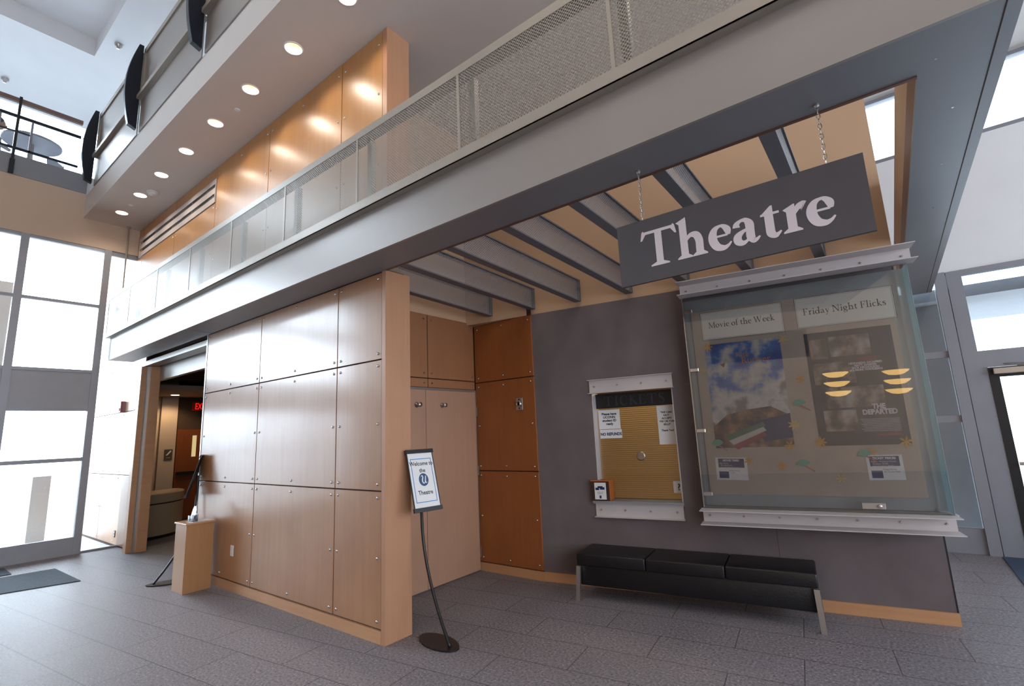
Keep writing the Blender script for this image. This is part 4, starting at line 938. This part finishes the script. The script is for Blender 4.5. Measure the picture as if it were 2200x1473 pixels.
b.box(.11, -.002, -.425, .27, -.0015, -.41).done('red_lines', 'redink', n)
def infocard(lab, u0, u1, z0, z1, head, body, rot):
    n = note('info_card', lab, u0, u1, z0, z1, OB+.003, 'paper', 'notice', rot)
    w_, h_ = (u1-u0)/2, (z1-z0)/2
    MB().box(-w_*.82, -.0012, h_*.1, w_*.82, -.0008, h_*.9).box(-w_*.82, -.0012, -h_*.85, -w_*.2, -.0008, -h_*.25).done('dark_blocks', 'inkblue', n)
    text('lettering', head, .024, 'paper', n, (0, -.002, h_*.66), bold=.001)
    text('lettering', body[0], .0165, 'paper', n, (-w_*.75, -.002, h_*.42), 'LEFT', line=1.1)
    text('lettering', body[1], .0165, 'ink', n, (-w_*.15, -.002, -h_*.22), 'LEFT', line=1.1)
    return n
infocard('small card of movie times below the cloudy sky poster', 1.893, 2.166, 1.087, 1.292, 'MOVIE TIMES', ('Main Movie:\n  Thursday 8 pm\n  Saturday 8 pm & 11 pm\n  Sunday 5 pm & 8 pm', 'Friday Movie:\n 11 pm'), .02)
infocard('small card of ticket prices below the black poster', 3.087, 3.335, 1.093, 1.297, 'TICKET PRICES', ('Regular Weekend Movies\n  Students  $2.00\n  Non-Students  $4.00', 'Friday Movies\n All Tickets FREE'), -.01)
def flower(u, z, m, pet, r, lab, rot):
    o = OB+.008; mb = MB()
    for k in range(pet):
        a = rot+2*PI*k/pet; d1 = Vector((math.cos(a), 0, math.sin(a))); s_ = Vector((-math.sin(a), 0, math.cos(a)))
        mb.prism([d1*r*.12+s_*r*.08, d1*r*.55+s_*r*.17, d1*r, d1*r*.55-s_*r*.17, d1*r*.12-s_*r*.08], (0, .0012, 0))
    mb.disc((0, -.0004, 0), r*.22, 12, 'Y')
    f_ = mb.done('paper_flower', m, loc=WP(u, z, o), rotz=TH)
    tag(f_, lab, 'paper flower', 'paper flowers in the glass case')
FL = [(1.945, 2.363, 'gold', 7, .052, 'gold paper flower at the top left corner of the cloudy poster'), (2.596, 2.364, 'gold2', 6, .05, 'pale gold paper flower at the top right corner of the cloudy poster'),
 (1.869, 2.139, 'gold2', 6, .042, 'pale paper flower beside the second glass hinge from the top'), (1.857, 1.554, 'gold2', 6, .045, 'pale paper flower beside the third glass hinge from the top'),
 (2.692, 1.978, 'gold', 6, .045, 'gold paper flower between the posters, highest on the pinboard'), (2.596, 1.574, 'gold2', 8, .055, 'pale gold paper flower on the right edge of the cloudy poster'),
 (2.536, 1.391, 'gold', 6, .05, 'gold paper flower at the bottom right corner of the cloudy poster'), (2.451, 1.212, 'gold', 7, .048, 'gold paper flower below the cloudy poster, left of a mint fan'),
 (2.183, 1.26, 'gold', 6, .042, 'gold paper flower touching the movie times card'), (2.888, 1.104, 'gold2', 6, .045, 'pale paper flower alone near the bottom of the pinboard'),
 (2.775, 1.413, 'gold', 8, .055, 'gold paper flower at the bottom left corner of the black poster'), (3.381, 1.399, 'gold', 6, .055, 'gold paper flower at the bottom right corner of the black poster'),
 (3.132, 1.325, 'gold', 6, .042, 'gold paper flower just above the ticket prices card')]
for i, (u, z, m, pet, r, lab) in enumerate(FL): flower(u, z, m, pet, r, lab, i*.7)
for i, (u, z, lab) in enumerate(((1.935, 1.41, 'mint paper fan at the bottom left corner of the cloudy poster'), (2.66, 1.745, 'mint paper fan between the posters at mid height'), (2.625, 1.215, 'mint paper fan low between the posters'), (3.085, 1.29, 'mint paper fan at the left edge of the ticket prices card'))):
    t = thing('paper_fan', lab, 'paper fan', WP(u, z, OB+.010), TH, 'mint paper fans in the glass case')
    pts = [(.0, 0, -.01)]+[(.055*math.cos(a), 0, .055*math.sin(a)) for a in [.35+k*.21 for k in range(14)]]
    MB().prism(pts, (0, .001, 0)).done('fan_leaf', 'mint', t)
    MB().prism([(.0, -.001, -.004), (.075, -.001, -.055), (.082, -.001, -.048), (.006, -.001, .004)], (0, .0008, 0)).done('stick', 'pink', t)

# ================================================================= BENCH
t = thing('bench', 'long black upholstered bench with steel legs against the grey wall', 'bench', (-2.66, 4.385, 0), math.radians(8.0))
L = 2.03
MB().box(.02, .02, .13, L-.02, .40, .33).bevel(.012, 2).done('base_panel', 'leather', t, smooth=True)
for k in range(3): MB().box(k*L/3+.002, -.01, .315, (k+1)*L/3-.002, .44, .425).bevel(.014, 3).done('seat_cushion', 'leather', t, smooth=True)
for x, y, sx in ((.02, .0, -1), (L-.02, .0, 1), (.02, .40, -1), (L-.02, .40, 1)):
    sy_ = -1 if y < .2 else 1
    MB().prism([(x-.02, y-.015, .31), (x+.02, y-.015, .31), (x+.02, y+.015, .31), (x-.02, y+.015, .31)], (sx*.012, sy_*.03, -.31)).done('leg', 'steel', t)

# ================================================================= SIGN STANDS
def stand(base, rz, lab, poster):
    """local frame: +X is where the plate faces, pole foot at the origin"""
    t = thing('sign_stand', lab, 'sign stand', base, rz, 'floor sign stands')
    pts = []
    for k in range(17):
        a = PI*2*k/16
        pts.append((-.155+.235*math.copysign(abs(math.cos(a))**1.15, math.cos(a)), .115*math.sin(a), 0))
    MB().prism(pts[:-1], (0, 0, .012)).done('base_plate', 'black', t)
    P = catmull([(0, 0, .01), (-.12, 0, .18), (-.235, 0, .38), (-.325, 0, .60), (-.372, 0, .80), (-.385, 0, .98), (-.387, 0, 1.12), (-.385, 0, 1.25)], 5)
    MB().tube(P, .0125, 10).done('pole', 'black', t, smooth=True)
    pl = thing('x', '', '', (0, 0, 0)); bpy.data.objects.remove(pl)
    # plate: lower edge at x -.27, leaning back
    lx, lz, hx, hz = -.275, 1.0, -.145, .50
    ln = math.hypot(hx, hz); d_ = Vector((hx/ln, 0, hz/ln)); nrm = Vector((hz/ln, 0, -hx/ln)); W_ = .133
    B = Vector((lx, 0, lz))
    def P3(y, v, n_): return B+Vector((0, y, 0))+d_*v+nrm*n_
    def slab(mb, y0, y1, v0, v1, n0, n1):
        q = [P3(y0, v0, n0), P3(y1, v0, n0), P3(y1, v1, n0), P3(y0, v1, n0)]
        return mb.prism(q, nrm*(n1-n0))
    slab(MB(), -W_, W_, 0, ln, -.006, 0).done('back_plate', 'black', t)
    slab(MB(), -W_-.006, W_+.006, -.006, .028, -.012, .012).done('clamp_rail', 'black', t); slab(MB(), -W_-.006, W_+.006, ln-.028, ln+.006, -.012, .012).done('clamp_rail', 'black', t)
    slab(MB(), -W_, -W_+.008, 0, ln, 0, .003).done('side_edge', 'black', t)
    slab(MB(), W_-.008, W_, 0, ln, 0, .003).done('side_edge', 'black', t)
    if poster:
        sh = slab(MB(), -W_+.009, W_-.009, .028, ln-.028, .001, .002).done('poster_sheet', 'paper', t)
        blue = mat('poster_blue', '3f7fc0', .6); M['pblue'] = blue
        b = MB(); y0, y1, v0, v1, k_ = -.105, .105, .07, ln-.075, .006
        slab(b, y0, y1, v1-k_, v1, .0022, .0027); slab(b, y0, y1, v0, v0+k_, .0022, .0027); slab(b, y0, y0+k_, v0, v1, .0022, .0027); slab(b, y1-k_, y1, v0, v1, .0022, .0027)
        b.done('border', 'pblue', sh)
        q = [P3(.048*math.cos(2*PI*k/28), ln*.5-.0+.055*math.sin(2*PI*k/28), .0024) for k in range(28)]
        mb = MB(); mb.prism(q, nrm*.0004); mb.done('emblem_disc', mat('emblem_navy', '2c5078', .5), sh)
        # script U
        bm = bmesh.new(); pp = catmull([(-.024, .026, .3), (-.012, .036, .6), (-.006, .022, 1), (-.014, -.008, 1.1), (-.006, -.03, .8), (.008, -.024, .6), (.018, .01, .9), (.024, .032, 1), (.017, -.004, 1), (.018, -.028, .7), (.032, -.022, .3)], 6)
        Lr = []
        for i, (x_, z_, w_) in enumerate(pp):
            a_ = pp[max(i-1, 0)]; b_ = pp[min(i+1, len(pp)-1)]; dx, dz = b_[0]-a_[0], b_[1]-a_[1]; nn_ = math.hypot(dx, dz) or 1; h_ = w_*.005
            Lr.append((bm.verts.new(P3(x_-dz/nn_*h_, ln*.5+z_+dx/nn_*h_, .0031)), bm.verts.new(P3(x_+dz/nn_*h_, ln*.5+z_-dx/nn_*h_, .0031))))
        for a_, b_ in zip(Lr, Lr[1:]): bm.faces.new((a_[0], a_[1], b_[1], b_[0]))
        mb = MB(); mb.bm.free(); mb.bm = bm; mb.done('emblem_letter', 'paper', sh)
        rotm = Matrix((( 0, d_.x, nrm.x), (1, 0, 0), (0, d_.z, nrm.z))).to_euler()
        for s_, v in (('Welcome to', .385), ('the', .325), ('Theatre', .135)):
            text('lettering', s_, .05, 'ink', sh, P3(0, v, .003), bold=.0008, rot=rotm, sx=.92)
    return t
stand((-2.964, 2.934, 0), math.radians(-9.8), 'black sign stand with welcome poster at the end of the wood wall', True)
stand((-7.33, 2.30, 0), math.radians(-117), 'black sign stand seen from behind beside the wood pedestal box', False)

# ================================================================= PEDESTAL BOX AND HOLDERS
t = thing('pedestal_box', 'narrow maple pedestal box with pale top against the wood wall', 'pedestal', (-6.86, 2.335, 0))
MB().box(0, 0, 0, .32, .29, .735).bevel(.002, 1).done('body', 'maple_box', t)
MB().box(-.014, -.014, .735, .334, .30, .755).bevel(.004, 2).done('top', 'maple_h', t)
MB().box(.14, .05, .7555, .31, .27, .757).done('paper_inlay', 'paper', t)
t = thing('leaflet_holder', 'tall clear acrylic holder on the maple pedestal', 'holder', (-6.74, 2.43, .756))
MB().box(-.05, 0, 0, .05, .06, .003).done('foot', 'acrylic', t)
MB().prism([(-.05, .02, 0), (.05, .02, 0), (.05, .05, .13), (.03, .055, .16), (-.03, .055, .16), (-.05, .05, .13)], (0, .004, 0)).done('back_sheet', 'acrylic', t)
MB().box(-.05, .0, 0, .05, .003, .06).done('front_lip', 'acrylic', t)
t = thing('card_holder', 'short clear acrylic card holder on the maple pedestal', 'holder', (-6.63, 2.42, .756))
MB().box(-.045, 0, 0, .045, .003, .08).box(-.045, .04, 0, .045, .043, .09).box(-.045, 0, 0, -.042, .043, .07).box(.042, 0, 0, .045, .043, .07).done('tray', 'acrylic', t)

# ================================================================= MATS
tag(MB().prism([(-9.68, 1.83, 0), (-8.46, 1.86, 0), (-8.95, .1, 0), (-9.86, .1, 0)], (0, 0, .01)).done('entrance_mat', 'mattex'), 'large dark blue grey floor mat in front of the left windows', 'mat', 'entrance mats')
tag(MB().box(0, -1.4, 0, .62, 0, .01).done('entrance_mat', 'mattex', loc=(-10.5, 1.42, 0)), 'dark floor mat tight against the left windows', 'mat', 'entrance mats')
tag(MB().box(0, 0, 0, 1.5, 2.4, .01).done('entrance_mat', 'mattex2', loc=(.74, 5.5, 0)), 'blue floor mat before the glass door at the right', 'mat', 'entrance mats')

for i in range(4):
    for k in range(3):
        x, y = (-7.5+3.6*i, -5.4+2.4*k)
        t = thing('lobby_downlight', 'high lobby downlight, %s from the windows, %s row off the back wall' % (nm[i], nm[k]), 'ceiling light', (x, y, ZT+.38), 0, 'high lobby downlights')
        MB().lathe([(.12, 0), (.14, -.012), (.16, 0)], n=24).done('trim_ring', 'white', t); MB().disc((0, 0, -.004), .12).done('lamp', 'bulb', t)
        spot((0, 0, -.02), 90, 120, .5, .12, (1, .88, .74), t)
pendant((2.43, -5.16, 2.15), 'three tier bowl pendant of the lobby behind, left one'); pendant((3.96, -5.66, 2.15), 'three tier bowl pendant of the lobby behind, right one')
